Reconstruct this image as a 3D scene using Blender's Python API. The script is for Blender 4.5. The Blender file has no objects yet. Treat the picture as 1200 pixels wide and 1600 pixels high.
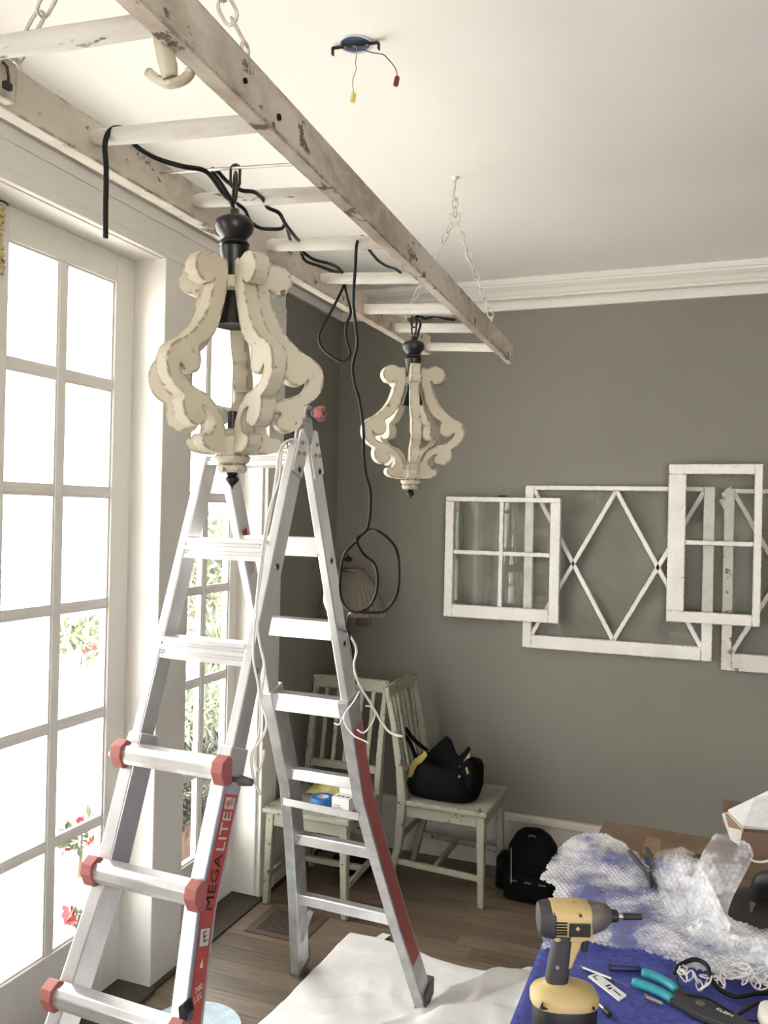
import bpy, bmesh, math, random
from mathutils import Vector, Matrix, noise
random.seed(7)
S = bpy.context.scene
COL = S.collection
PI = math.pi

# ------------------------------------------------------------------ camera, world, sun, exposure
def cam_axes(yaw, pitch, roll):
    cy, sy, cp, sp = math.cos(yaw), math.sin(yaw), math.cos(pitch), math.sin(pitch)
    f = Vector((-sy*cp, cy*cp, sp)); r = Vector((cy, sy, 0)); u = r.cross(f)
    cr, sr = math.cos(roll), math.sin(roll)
    return cr*r+sr*u, -sr*r+cr*u, f
CR, CU, CF = cam_axes(math.radians(21.14), math.radians(0.183), math.radians(1.2626))
FPX = 1328.5
CAM = Vector((0, 0, 1.6))
cd = bpy.data.cameras.new('camera'); cam = bpy.data.objects.new('camera', cd); COL.objects.link(cam)
m = Matrix((CR, CU, -CF)).transposed().to_4x4(); m.translation = CAM; cam.matrix_world = m
cd.sensor_fit = 'VERTICAL'; cd.sensor_height = 24; cd.lens = FPX/1600*24; cd.clip_start = 0.02
S.camera = cam

w = bpy.data.worlds.new('sky'); S.world = w; w.use_nodes = True
bg = w.node_tree.nodes['Background']; bg.inputs[0].default_value = (1.0, 0.993, 0.975, 1); bg.inputs[1].default_value = 6.0
sd = bpy.data.lights.new('sun', 'SUN'); sun = bpy.data.objects.new('sun', sd); COL.objects.link(sun)
sd.energy = 24; sd.angle = 0.01; sd.color = (1, 0.95, 0.87)
sun.rotation_euler = Vector((-.30, -.42, -.85)).to_track_quat('-Z', 'Y').to_euler(); sun.location = (1, 3, 8)
S.view_settings.view_transform = 'Standard'; S.view_settings.look = 'None'
S.view_settings.gamma = 1; S.view_settings.use_curve_mapping = False
S.view_settings.exposure = 0.85
S.cycles.use_denoising = True
S.cycles.max_bounces = 12; S.cycles.diffuse_bounces = 6; S.cycles.transparent_max_bounces = 24
S.cycles.sample_clamp_indirect = 12
S.cycles.caustics_reflective = False; S.cycles.caustics_refractive = False

def at(px, py, Y=None, X=None, Z=None):
    """world point that stands at depth Y (or at X, or at height Z) along a sight line measured in the photo"""
    d = CF + CR*((px-600)/FPX) - CU*((py-800)/FPX)
    if Y is not None: t = (Y-CAM.y)/d.y
    elif X is not None: t = (X-CAM.x)/d.x
    else: t = (Z-CAM.z)/d.z
    return CAM + d*t

# ------------------------------------------------------------------ materials
def _m(name):
    mt = bpy.data.materials.new(name); mt.use_nodes = True
    nt = mt.node_tree; return mt, nt, nt.nodes['Principled BSDF']
def _noise(nt, scale, detail=4, rough=.6, vec=None, obj=True):
    n = nt.nodes.new('ShaderNodeTexNoise'); n.inputs['Scale'].default_value = scale
    n.inputs['Detail'].default_value = detail; n.inputs['Roughness'].default_value = rough
    if vec is None:
        tc = nt.nodes.new('ShaderNodeTexCoord'); vec = tc.outputs['Object']
    nt.links.new(vec, n.inputs['Vector']); return n
def _ramp(nt, src, stops):
    r = nt.nodes.new('ShaderNodeValToRGB'); e = r.color_ramp.elements
    e[0].position, e[0].color = stops[0][0], (*stops[0][1], 1)
    e[1].position, e[1].color = stops[1][0], (*stops[1][1], 1)
    for p, c in stops[2:]:
        x = e.new(p); x.color = (*c, 1)
    nt.links.new(src, r.inputs[0]); return r
def _mix(nt, fac, a, b):
    x = nt.nodes.new('ShaderNodeMix'); x.data_type = 'RGBA'
    nt.links.new(fac, x.inputs[0])
    for v, k in ((a, 6), (b, 7)):
        if isinstance(v, tuple): x.inputs[k].default_value = (*v, 1)
        else: nt.links.new(v, x.inputs[k])
    return x.outputs[2]
def _bump(nt, b, src, strength, dist=.002):
    n = nt.nodes.new('ShaderNodeBump'); n.inputs['Strength'].default_value = strength
    n.inputs['Distance'].default_value = dist
    nt.links.new(src, n.inputs['Height']); nt.links.new(n.outputs[0], b.inputs['Normal'])
def plain(name, c, rough=.6, metal=0, var=.06, scale=30, bump=.0, stretch=None):
    mt, nt, b = _m(name)
    vec = None
    if stretch:
        tc = nt.nodes.new('ShaderNodeTexCoord'); mp = nt.nodes.new('ShaderNodeMapping')
        nt.links.new(tc.outputs['Object'], mp.inputs[0]); mp.inputs['Scale'].default_value = stretch; vec = mp.outputs[0]
    n = _noise(nt, scale, vec=vec)
    lo = tuple(max(0, v*(1-var*2)) for v in c); hi = tuple(min(1, v*(1+var)) for v in c)
    r = _ramp(nt, n.outputs[0], [(.3, lo), (.7, hi)])
    nt.links.new(r.outputs[0], b.inputs['Base Color'])
    b.inputs['Roughness'].default_value = rough; b.inputs['Metallic'].default_value = metal
    if bump: _bump(nt, b, n.outputs[0], bump)
    return mt
def worn(name, c, chip, amount=.40, scale=18, rough=.55, stain=None, stretch=None, fine=90, edge=0, cover=(.52, .74)):
    """paint with chips and rubbed stains showing the wood below"""
    mt, nt, b = _m(name); vec = None
    tc = nt.nodes.new('ShaderNodeTexCoord'); mp = nt.nodes.new('ShaderNodeMapping')
    nt.links.new(tc.outputs['Object'], mp.inputs[0]); mp.inputs['Scale'].default_value = stretch or (1, 1, 1); vec = mp.outputs[0]
    base = _ramp(nt, _noise(nt, 5, vec=vec).outputs[0], [(.3, tuple(v*.88 for v in c)), (.7, c)]).outputs[0]
    if stain:
        sm = _ramp(nt, _noise(nt, 7, 6, .7, vec=vec).outputs[0], [(cover[0], (0, 0, 0)), (cover[1], (1, 1, 1))])
        base = _mix(nt, sm.outputs[0], base, stain)
    n1 = _noise(nt, scale, 6, .65, vec=vec)
    mk = _ramp(nt, n1.outputs[0], [(amount-.035, (1, 1, 1)), (amount, (0, 0, 0))])
    col = _mix(nt, mk.outputs[0], base, chip)
    if edge:                                                   # paint rubbed off along the arrises
        bv = nt.nodes.new('ShaderNodeBevel'); bv.samples = 4; bv.inputs['Radius'].default_value = edge
        ge = nt.nodes.new('ShaderNodeNewGeometry'); dt = nt.nodes.new('ShaderNodeVectorMath'); dt.operation = 'DOT_PRODUCT'
        nt.links.new(bv.outputs[0], dt.inputs[0]); nt.links.new(ge.outputs['Normal'], dt.inputs[1])
        er = _ramp(nt, dt.outputs['Value'], [(.90, (1, 1, 1)), (.992, (0, 0, 0))])
        n2 = _noise(nt, 55, 3, .6, vec=vec); nr = _ramp(nt, n2.outputs[0], [(.47, (0, 0, 0)), (.53, (1, 1, 1))])
        mu = nt.nodes.new('ShaderNodeMath'); mu.operation = 'MULTIPLY'; nt.links.new(er.outputs[0], mu.inputs[0]); nt.links.new(nr.outputs[0], mu.inputs[1])
        col = _mix(nt, mu.outputs[0], col, chip)
    nt.links.new(col, b.inputs['Base Color']); b.inputs['Roughness'].default_value = rough
    _bump(nt, b, _noise(nt, fine, vec=vec).outputs[0], .15)
    return mt
def glass(name, tint=(1, 1, 1), dirt=.0, refl=1.0):
    mt = bpy.data.materials.new(name); mt.use_nodes = True; nt = mt.node_tree; nt.nodes.clear()
    o = nt.nodes.new('ShaderNodeOutputMaterial'); t = nt.nodes.new('ShaderNodeBsdfTransparent'); t.inputs[0].default_value = (*tint, 1)
    g = nt.nodes.new('ShaderNodeBsdfGlossy'); g.inputs['Roughness'].default_value = .01
    fr = nt.nodes.new('ShaderNodeLayerWeight'); fr.inputs[0].default_value = .5
    pw = nt.nodes.new('ShaderNodeMath'); pw.operation = 'POWER'; pw.inputs[1].default_value = 5; nt.links.new(fr.outputs['Facing'], pw.inputs[0])
    ml = nt.nodes.new('ShaderNodeMath'); ml.operation = 'MULTIPLY_ADD'; ml.inputs[1].default_value = .9*refl; ml.inputs[2].default_value = .035*refl
    nt.links.new(pw.outputs[0], ml.inputs[0])
    x = nt.nodes.new('ShaderNodeMixShader'); nt.links.new(ml.outputs[0], x.inputs[0])
    nt.links.new(t.outputs[0], x.inputs[1]); nt.links.new(g.outputs[0], x.inputs[2]); last = x
    if dirt:
        d = nt.nodes.new('ShaderNodeBsdfDiffuse'); d.inputs[0].default_value = (.6, .58, .53, 1)
        n = _noise(nt, 6, 6); r = _ramp(nt, n.outputs[0], [(.45, (0, 0, 0)), (.8, (dirt, dirt, dirt))])
        y = nt.nodes.new('ShaderNodeMixShader'); nt.links.new(r.outputs[0], y.inputs[0])
        nt.links.new(x.outputs[0], y.inputs[1]); nt.links.new(d.outputs[0], y.inputs[2]); last = y
    nt.links.new(last.outputs[0], o.inputs[0]); return mt
def bubble(name):
    mt = bpy.data.materials.new(name); mt.use_nodes = True; nt = mt.node_tree; nt.nodes.clear()
    o = nt.nodes.new('ShaderNodeOutputMaterial'); t = nt.nodes.new('ShaderNodeBsdfTransparent'); t.inputs[0].default_value = (.96, .97, 1, 1)
    g = nt.nodes.new('ShaderNodeBsdfPrincipled'); g.inputs['Base Color'].default_value = (.92, .93, .95, 1); g.inputs['Roughness'].default_value = .12
    n = _noise(nt, 9, 5); r = _ramp(nt, n.outputs[0], [(.38, (.10, .10, .10)), (.60, (.74, .74, .74))])
    x = nt.nodes.new('ShaderNodeMixShader'); nt.links.new(r.outputs[0], x.inputs[0])
    nt.links.new(t.outputs[0], x.inputs[1]); nt.links.new(g.outputs[0], x.inputs[2]); nt.links.new(x.outputs[0], o.inputs[0]); return mt
def planks_mat(name, c1, c2, c3):
    mt, nt, b = _m(name)
    tc = nt.nodes.new('ShaderNodeTexCoord'); mp = nt.nodes.new('ShaderNodeMapping')
    oi = nt.nodes.new('ShaderNodeObjectInfo')
    ad = nt.nodes.new('ShaderNodeVectorMath'); ad.operation = 'ADD'
    sc = nt.nodes.new('ShaderNodeVectorMath'); sc.operation = 'SCALE'; sc.inputs[0].default_value = (9, 7, 5)
    nt.links.new(oi.outputs['Random'], sc.inputs['Scale'])
    nt.links.new(tc.outputs['Object'], ad.inputs[0]); nt.links.new(sc.outputs[0], ad.inputs[1])
    nt.links.new(ad.outputs[0], mp.inputs[0]); mp.inputs['Scale'].default_value = (1.2, 14, 14)
    n = _noise(nt, 5, 7, .65, vec=mp.outputs[0])
    r = _ramp(nt, n.outputs[0], [(.25, c1), (.75, c3), (.5, c2)])
    hv = nt.nodes.new('ShaderNodeHueSaturation'); nt.links.new(r.outputs[0], hv.inputs['Color'])
    mr = nt.nodes.new('ShaderNodeMapRange'); mr.inputs[3].default_value = .72; mr.inputs[4].default_value = 1.22
    nt.links.new(oi.outputs['Random'], mr.inputs[0]); nt.links.new(mr.outputs[0], hv.inputs['Value'])
    nt.links.new(hv.outputs[0], b.inputs['Base Color']); b.inputs['Roughness'].default_value = .42
    _bump(nt, b, n.outputs[0], .12); return mt

M = {}
M['wall'] = plain('grey_wall_paint', (.206, .198, .168), .75, var=.02, scale=2.5)
M['ceil'] = plain('ceiling_paint', (.86, .85, .83), .85, var=.01, scale=2)
M['trim'] = plain('white_trim_paint', (.73, .71, .665), .45, var=.015, scale=4)
M['base'] = plain('baseboard_paint', (.62, .575, .50), .5, var=.02, scale=6)
M['floor'] = planks_mat('oak_planks', (.088, .064, .042), (.145, .108, .074), (.20, .155, .112))
M['gap'] = plain('plank_gap', (.05, .035, .025), .8)
M['thresh'] = plain('dark_threshold_wood', (.055, .043, .034), .5, stretch=(8, 1, 8), scale=6, var=.2)
M['glass'] = glass('door_glass')
M['oldglass'] = glass('old_sash_glass', (.97, .98, .97), dirt=.20, refl=1.6)
M['sash'] = worn('sash_white_paint', (.80, .775, .73), (.10, .08, .065), .345, 30, .5, stain=(.66, .62, .56), edge=.006)
M['sashold'] = worn('sash_flaking_paint', (.70, .66, .60), (.16, .12, .095), .39, 22, .6, stain=(.48, .42, .36), edge=.008)
M['ladderwood'] = worn('old_ladder_white_paint', (.63, .575, .495), (.10, .075, .055), .395, 22, .6, stain=(.33, .265, .205), stretch=(1, .55, 1), edge=.008, cover=(.44, .66))
M['rung'] = worn('old_rung_paint', (.72, .71, .665), (.08, .065, .05), .385, 16, .6, stain=(.50, .46, .40), stretch=(.4, 2.2, 2.2))
M['cream'] = worn('cream_distressed_wood', (.57, .525, .42), (.14, .10, .06), .352, 34, .55, stain=(.50, .45, .345), edge=.009)
M['black'] = worn('black_turned_wood', (.008, .008, .0075), (.10, .085, .06), .27, 30, .38)
M['iron'] = plain('dark_iron', (.05, .045, .04), .4, .8)
M['steel'] = plain('galvanised_steel', (.42, .41, .39), .35, .9)
M['chain'] = plain('painted_chain', (.66, .62, .56), .4, .3, var=.2)
M['chainw'] = plain('white_chain', (.80, .79, .76), .4, .1)
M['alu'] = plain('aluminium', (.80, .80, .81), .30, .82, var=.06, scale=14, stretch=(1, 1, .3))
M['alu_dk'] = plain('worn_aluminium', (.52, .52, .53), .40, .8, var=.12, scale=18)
M['redplastic'] = plain('red_bracket_plastic', (.40, .125, .11), .5, var=.08)
M['redlabel'] = worn('red_label', (.48, .075, .055), (.42, .36, .33), .30, 30, .5)
M['pinklabel'] = worn('worn_red_label', (.36, .085, .075), (.34, .28, .26), .36, 24, .5)
M['cordb'] = plain('black_cord', (.007, .007, .007), .42)
M['cordb'].node_tree.nodes['Principled BSDF'].inputs['Specular IOR Level'].default_value = .25
M['cordw'] = plain('white_cable', (.80, .78, .74), .45)
M['rubber'] = plain('grey_rubber', (.10, .10, .105), .7)
M['blk'] = plain('black_plastic', (.014, .014, .015), .5)
M['white'] = plain('white_print', (.82, .82, .80), .6)
M['label'] = plain('pale_label', (.66, .62, .55), .6)
M['blackprint'] = plain('black_print', (.02, .02, .02), .6)
M['chair'] = worn('pale_green_chair_paint', (.315, .315, .242), (.05, .042, .03), .375, 26, .6, stain=(.25, .25, .185), edge=.008)
M['bagblk'] = plain('black_canvas', (.006, .006, .0065), .85, bump=.3, scale=260, var=.2)
M['bagblk'].node_tree.nodes['Principled BSDF'].inputs['Specular IOR Level'].default_value = .08
M['bagtan'] = plain('tan_lining', (.28, .20, .085), .8)
M['bagyel'] = plain('yellow_lining', (.38, .30, .085), .8)
M['grey'] = plain('grey_plastic', (.12, .12, .12), .6)
M['bluetape'] = plain('blue_tape', (.03, .16, .46), .6)
M['paper'] = plain('white_card', (.78, .78, .77), .7)
M['yelbag'] = plain('yellow_plastic_bag', (.44, .38, .10), .4, var=.2, scale=12)
M['canvas'] = plain('white_drop_cloth', (.80, .785, .76), .9, var=.05, scale=9, bump=.15)
M['blue'] = plain('blue_blanket', (.066, .080, .34), .9, var=.22, scale=70, bump=.5)
M['bubble'] = bubble('bubble_wrap')
M['cardb'] = plain('brown_cardboard', (.165, .105, .066), .85, var=.1, scale=8)
M['cardl'] = plain('light_cardboard', (.27, .175, .105), .85, var=.1, scale=8)
M['foam'] = plain('white_foam', (.86, .86, .86), .8)
M['yellow'] = worn('yellow_tool_plastic', (.56, .42, .185), (.20, .13, .06), .36, 30, .45)
M['toolblk'] = plain('black_tool_rubber', (.035, .035, .038), .6)
M['gunmetal'] = plain('grey_gear_case', (.15, .14, .13), .42, .35)
M['teal'] = plain('teal_grip', (.022, .30, .36), .4)
M['bronze'] = plain('dark_bronze', (.028, .026, .024), .38, .5)
M['navy'] = plain('navy_plastic', (.022, .022, .11), .4)
M['disc'] = plain('pale_blue_paper', (.50, .63, .70), .6, var=.12, scale=20)
M['elbox'] = plain('blue_electrical_box', (.05, .08, .14), .5)
M['plaster'] = plain('cut_plaster_edge', (.60, .64, .70), .8)
M['wnyel'] = plain('yellow_wire_nut', (.62, .56, .16), .5)
M['wnred'] = plain('dark_red_wire_nut', (.16, .02, .015), .5)
M['copper'] = plain('old_wire', (.36, .30, .22), .5)
M['register'] = plain('brown_register', (.085, .06, .045), .5)
M['dark'] = plain('dark_void', (.008, .008, .008), .9)
M['shade'] = worn('pleated_shade_cloth', (.17, .15, .12), (.05, .045, .035), .36, 60, .8, stain=(.12, .105, .085), stretch=(6, 6, .5))
M['brass'] = plain('dull_brass', (.20, .13, .08), .5, .5)
M['patio'] = plain('pale_patio_stone', (.66, .63, .58), .9, var=.1, scale=3)
M['brick'] = plain('garden_brick', (.20, .145, .12), .9, var=.1, scale=7)
M['terra'] = plain('terracotta', (.13, .075, .055), .8)
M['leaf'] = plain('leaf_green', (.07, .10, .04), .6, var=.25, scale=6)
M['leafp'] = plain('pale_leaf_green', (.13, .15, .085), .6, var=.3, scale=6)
M['redfl'] = plain('red_petal', (.30, .02, .025), .6)
M['bark'] = plain('bark', (.12, .09, .06), .9)
M['mat'] = plain('dark_door_mat', (.04, .045, .05), .9, var=.3, scale=40)
M['beadyel'] = worn('yellowed_ceramic', (.52, .44, .22), (.05, .04, .02), .42, 60, .5)

# ------------------------------------------------------------------ mesh builder
class MB:
    def __init__(s): s.v = []; s.f = []
    def add(s, vs, fs):
        o = len(s.v); s.v += [Vector(v) for v in vs]; s.f += [tuple(i+o for i in f) for f in fs]; return s
    def box(s, lo, hi):
        (a, b, c), (d, e, f) = lo, hi
        return s.add([(a,b,c),(d,b,c),(d,e,c),(a,e,c),(a,b,f),(d,b,f),(d,e,f),(a,e,f)],
                     [(3,2,1,0),(4,5,6,7),(0,1,5,4),(1,2,6,5),(2,3,7,6),(3,0,4,7)])
    def beam(s, p, q, wd, dp, side=(1, 0, 0), wd2=None, dp2=None):
        """bar from p to q: width wd along side, depth dp across"""
        p, q = Vector(p), Vector(q); d = (q-p).normalized(); sx = Vector(side); sx = (sx-d*sx.dot(d)).normalized(); sy = d.cross(sx)
        wd2 = wd2 or wd; dp2 = dp2 or dp; vs = []
        for c, W, D in ((p, wd, dp), (q, wd2, dp2)):
            for a, b in ((-1,-1),(1,-1),(1,1),(-1,1)): vs.append(c+sx*(a*W/2)+sy*(b*D/2))
        return s.add(vs, [(3,2,1,0),(4,5,6,7),(0,1,5,4),(1,2,6,5),(2,3,7,6),(3,0,4,7)])
    def tube(s, pts, r, n=8, closed=False, flat=1.0, caps=True):
        pts = [Vector(p) for p in pts]; N = len(pts); up = None; rings = []
        for i, p in enumerate(pts):
            a = pts[(i-1) % N] if (closed or i > 0) else p; b = pts[(i+1) % N] if (closed or i < N-1) else p
            t = (b-a).normalized() if (b-a).length > 1e-9 else Vector((0, 0, 1))
            if up is None: up = t.orthogonal().normalized()
            up = (up-t*up.dot(t)); up = up.normalized() if up.length > 1e-6 else t.orthogonal().normalized()
            sd_ = t.cross(up); R = r[i] if isinstance(r, (list, tuple)) else r
            rings.append([p+up*(math.cos(2*PI*k/n)*R)+sd_*(math.sin(2*PI*k/n)*R*flat) for k in range(n)])
        vs = [v for rg in rings for v in rg]; fs = []
        for i in range(N if closed else N-1):
            j = (i+1) % N
            for k in range(n): fs.append((i*n+k, i*n+(k+1) % n, j*n+(k+1) % n, j*n+k))
        if not closed and caps: fs += [tuple(range(n))[::-1], tuple((N-1)*n+k for k in range(n))]
        return s.add(vs, fs)
    def lathe(s, prof, n=24, c=(0, 0, 0), axis=(0, 0, 1)):
        """prof: (radius, height) from bottom to top"""
        c = Vector(c); az = Vector(axis).normalized(); ax = az.orthogonal().normalized(); ay = az.cross(ax); vs = []; fs = []
        for r, z in prof:
            for k in range(n): vs.append(c+az*z+ax*(max(r, 1e-5)*math.cos(2*PI*k/n))+ay*(max(r, 1e-5)*math.sin(2*PI*k/n)))
        for i in range(len(prof)-1):
            for k in range(n): fs.append((i*n+k, i*n+(k+1) % n, (i+1)*n+(k+1) % n, (i+1)*n+k))
        fs += [tuple(range(n))[::-1], tuple((len(prof)-1)*n+k for k in range(n))]
        return s.add(vs, fs)
    def prism(s, pts, th, fx=lambda a, b, t: Vector((a, t, b))):
        """outline pts (a,b) given thickness th about t=0, mapped by fx"""
        n = len(pts); vs = [fx(a, b, -th/2) for a, b in pts]+[fx(a, b, th/2) for a, b in pts]
        fs = [tuple(range(n)), tuple(range(2*n-1, n-1, -1))]+[((i+1) % n, i, n+i, n+(i+1) % n) for i in range(n)]
        return s.add(vs, fs)
    def loft(s, rings, cap=True):
        n = len(rings[0]); vs = [v for r in rings for v in r]; fs = []
        for i in range(len(rings)-1):
            for k in range(n): fs.append((i*n+k, i*n+(k+1) % n, (i+1)*n+(k+1) % n, (i+1)*n+k))
        if cap: fs += [tuple(range(n))[::-1], tuple((len(rings)-1)*n+k for k in range(n))]
        return s.add(vs, fs)
    def grid(s, fn, nu, nv, thick=0, keep=None):
        vs = [fn(i/nu, j/nv) for i in range(nu+1) for j in range(nv+1)]
        fs = [(i*(nv+1)+j, (i+1)*(nv+1)+j, (i+1)*(nv+1)+j+1, i*(nv+1)+j+1) for i in range(nu) for j in range(nv) if keep is None or keep((i+.5)/nu, (j+.5)/nv)]
        return s.add(vs, fs)
    def link(s, c, d, up, L, W, r, n=6):
        """one oval chain link, long axis d, lying in the plane of d and up"""
        c = Vector(c); d = Vector(d).normalized(); up = Vector(up); up = (up-d*up.dot(d)).normalized(); pts = []
        hs = (L-W)/2
        for k in range(6): a = -PI/2+PI*k/5; pts.append(c+d*(hs+math.cos(a)*(W/2))+up*(math.sin(a)*W/2))
        for k in range(6): a = PI/2+PI*k/5; pts.append(c+d*(-hs+math.cos(a)*(W/2))+up*(math.sin(a)*W/2))
        return s.tube(pts, r, n, closed=True)
    def mesh(s, name):
        me = bpy.data.meshes.new(name); me.from_pydata([tuple(v) for v in s.v], [], s.f); me.update(); return me
    def build(s, name, mat, parent=None, smooth=False, bevel=0, world=False, solid=0, sub=0, fix=True):
        if world and parent is not None:
            mw = Matrix.Translation(parent_loc(parent)).inverted(); s.v = [mw @ v for v in s.v]
        me = s.mesh(name)
        if fix:
            bm = bmesh.new(); bm.from_mesh(me); bmesh.ops.remove_doubles(bm, verts=bm.verts, dist=1e-6)
            bmesh.ops.recalc_face_normals(bm, faces=bm.faces); bm.to_mesh(me); bm.free()
        o = bpy.data.objects.new(name, me); COL.objects.link(o); o.parent = parent
        me.materials.append(M[mat])
        if smooth:
            for p in me.polygons: p.use_smooth = True
        if solid:
            md = o.modifiers.new('thickness', 'SOLIDIFY'); md.thickness = solid; md.offset = 0
        if bevel:
            md = o.modifiers.new('bevel', 'BEVEL'); md.width = bevel; md.segments = 2; md.limit_method = 'ANGLE'; md.angle_limit = .6
        if sub:
            md = o.modifiers.new('sub', 'SUBSURF'); md.levels = sub; md.render_levels = sub
        if smooth == 'auto':
            try:
                me.set_sharp_from_angle(angle=.7)
            except Exception: pass
        return o
def parent_loc(p):
    v = Vector(p.location)
    while p.parent: p = p.parent; v += Vector(p.location)
    return v
def tag(o, label, cat, group=None):
    o['label'] = label; o['category'] = cat
    if group: o['group'] = group
    return o
def thing(name, label, cat, loc=(0, 0, 0), rotz=0, group=None):
    o = bpy.data.objects.new(name, None); COL.objects.link(o); o.location = loc; o.rotation_euler = (0, 0, rotz)
    o.empty_display_size = .05
    return tag(o, label, cat, group)
def sroot(name, loc=(0, 0, 0)):
    o = bpy.data.objects.new(name, None); COL.objects.link(o); o.location = loc; o['kind'] = 'structure'; return o
def struct(name, mb, mat, **k):
    o = mb.build(name, mat, **k); o['kind'] = 'structure'; return o
def copy_tree(o, parent=None):
    c = o.copy(); COL.objects.link(c); c.parent = parent
    for ch in list(o.children): copy_tree(ch, c)
    return c
def place(mb, name, mat, label, cat, group=None, base=None, **k):
    """single-mesh thing whose verts are in world space; origin moved to its base"""
    lo = Vector((min(v.x for v in mb.v), min(v.y for v in mb.v), min(v.z for v in mb.v))); hi = Vector((max(v.x for v in mb.v), max(v.y for v in mb.v), max(v.z for v in mb.v)))
    c = Vector(base) if base else Vector(((lo.x+hi.x)/2, (lo.y+hi.y)/2, lo.z)); mb.v = [v-c for v in mb.v]
    o = mb.build(name, mat, **k); o.location = c; return tag(o, label, cat, group)
def smoothpts(pts, n=6):
    """Catmull-Rom through the points"""
    P = [Vector(p) for p in pts]; P = [P[0]*2-P[1]]+P+[P[-1]*2-P[-2]]; out = []
    for i in range(1, len(P)-2):
        a, b, c, d = P[i-1:i+3]
        for k in range(n):
            t = k/n; out.append(.5*((2*b)+(c-a)*t+(2*a-5*b+4*c-d)*t*t+(3*b-a-3*c+d)*t**3))
    out.append(P[-2]); return out
def text(name, body, mat, parent, size, mtx, depth=.0006, align='CENTER'):
    cu = bpy.data.curves.new(name, 'FONT'); cu.body = body; cu.size = size; cu.extrude = depth
    cu.align_x = align; cu.align_y = 'CENTER'; cu.resolution_u = 2
    t = bpy.data.objects.new(name+'_src', cu); COL.objects.link(t)
    dg = bpy.context.evaluated_depsgraph_get(); me = bpy.data.meshes.new_from_object(t.evaluated_get(dg))
    bpy.data.objects.remove(t); bpy.data.curves.remove(cu)
    me.transform(mtx); me.materials.clear(); me.materials.append(M[mat]); me.name = name
    o = bpy.data.objects.new(name, me); COL.objects.link(o); o.parent = parent; return o
def frame(origin, ex, ey):
    ex, ey = Vector(ex).normalized(), Vector(ey); ey = (ey-ex*ey.dot(ex)).normalized(); ez = ex.cross(ey)
    mm = Matrix((ex, ey, ez)).transposed().to_4x4(); mm.translation = Vector(origin); return mm

# ================================================================== THE ROOM
XL, XC = -1.739, -1.72           # wall face, casing face
YB, ZC = 3.85, 2.675             # back wall, ceiling
YR, XR = -1.7, 2.4               # rear and right walls
ZB = 2.549                       # bottom of crown
# floor: slab and planks
struct('floor', MB().box((-1.90, YR-.15, -.12), (XR+.15, YB+.15, -.006)), 'gap')
fl = bpy.data.objects['floor']
fl2 = MB().box((XL, YR, -.006), (XR, 1.06, 0)).build('floor_boards', 'floor', fl)
fl2['kind'] = 'stuff'
y = 1.06; row = 0; PW = .088
while y < YB-.004:
    x = -1.70-random.random()*.9; y2 = min(y+PW, YB)
    while x < 1.3:
        L = random.uniform(.55, 1.25); a, b = max(x, -1.70), min(x+L, 1.3)
        if b-a > .03:
            o = MB().box((-(b-a)/2+.0006, -(y2-y)/2+.0006, -.006), ((b-a)/2-.0006, (y2-y)/2-.0006, 0)).build('plank', 'floor', fl)
            o.location = ((a+b)/2, (y+y2)/2, 0)
        x += L
    y = y2
MB().box((1.3, 1.06, -.006), (XR, YB, 0)).build('floor_boards', 'floor', fl)['kind'] = 'stuff'
# back wall / right / rear
struct('wall_back', MB().box((-1.99, YB, -.12), (XR+.15, YB+.15, ZC+.15)), 'wall')
struct('wall_right', MB().box((XR, YR, -.12), (XR+.15, YB, ZC+.15)), 'wall')
mb = MB(); WX0, WX1, WZ0, WZ1 = .60, 2.25, .12, 2.40
mb.box((-1.99, YR-.15, -.12), (WX0, YR, ZC+.15)); mb.box((WX1, YR-.15, -.12), (XR+.15, YR, ZC+.15))
mb.box((WX0, YR-.15, -.12), (WX1, YR, WZ0)); mb.box((WX0, YR-.15, WZ1), (WX1, YR, ZC+.15))
struct('wall_rear', mb, 'wall')
wr = sroot('fill_window', (0, YR-.06, 0))  # unseen window, put in and enlarged to bring fill light to the ceiling
for k in range(5):
    x = WX0+(WX1-WX0)*k/4; MB().box((x-.03, -.03, WZ0), (x+.03, .03, WZ1)).build('stile', 'trim', wr)
for z in (WZ0+.03, (WZ0+WZ1)/2, WZ1-.03): MB().box((WX0, -.025, z-.03), (WX1, .025, z+.03)).build('rail', 'trim', wr)
# left wall with openings
OPEN = [(-.95, .42), (1.05, 2.395), (2.535, 3.13)]; ZO = 2.445
mb = MB(); ys = YR
for a, b in OPEN:
    mb.box((-1.90, ys, -.12), (XL, a, ZC+.15)); mb.box((-1.90, a, ZO), (XL, b, ZC+.15)); ys = b
mb.box((-1.90, ys, -.12), (XL, YB, ZC+.15))
struct('wall_left', mb, 'wall')
# ceiling with the hole of the junction box
HC = at(556, 68, Z=ZC); HR = .036; N = 32; q = .1
mb = MB(); ring = []; sq = []
for k in range(N):
    a = 2*PI*k/N; c, s_ = math.cos(a), math.sin(a); ring.append((HC.x+HR*c, HC.y+HR*s_, ZC)); mm_ = q/max(abs(c), abs(s_)); sq.append((HC.x+mm_*c, HC.y+mm_*s_, ZC))
mb.add(ring+sq, [(k, (k+1) % N, N+(k+1) % N, N+k) for k in range(N)])
for lo, hi in (((-1.99, YR-.1), (HC.x-q, YB+.1)), ((HC.x+q, YR-.1), (XR+.1, YB+.1)), ((HC.x-q, YR-.1), (HC.x+q, HC.y-q)), ((HC.x-q, HC.y+q), (HC.x+q, YB+.1))):
    mb.add([(lo[0], lo[1], ZC), (hi[0], lo[1], ZC), (hi[0], hi[1], ZC), (lo[0], hi[1], ZC)], [(0, 1, 2, 3)])
cl = struct('ceiling', mb, 'ceil')
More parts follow.
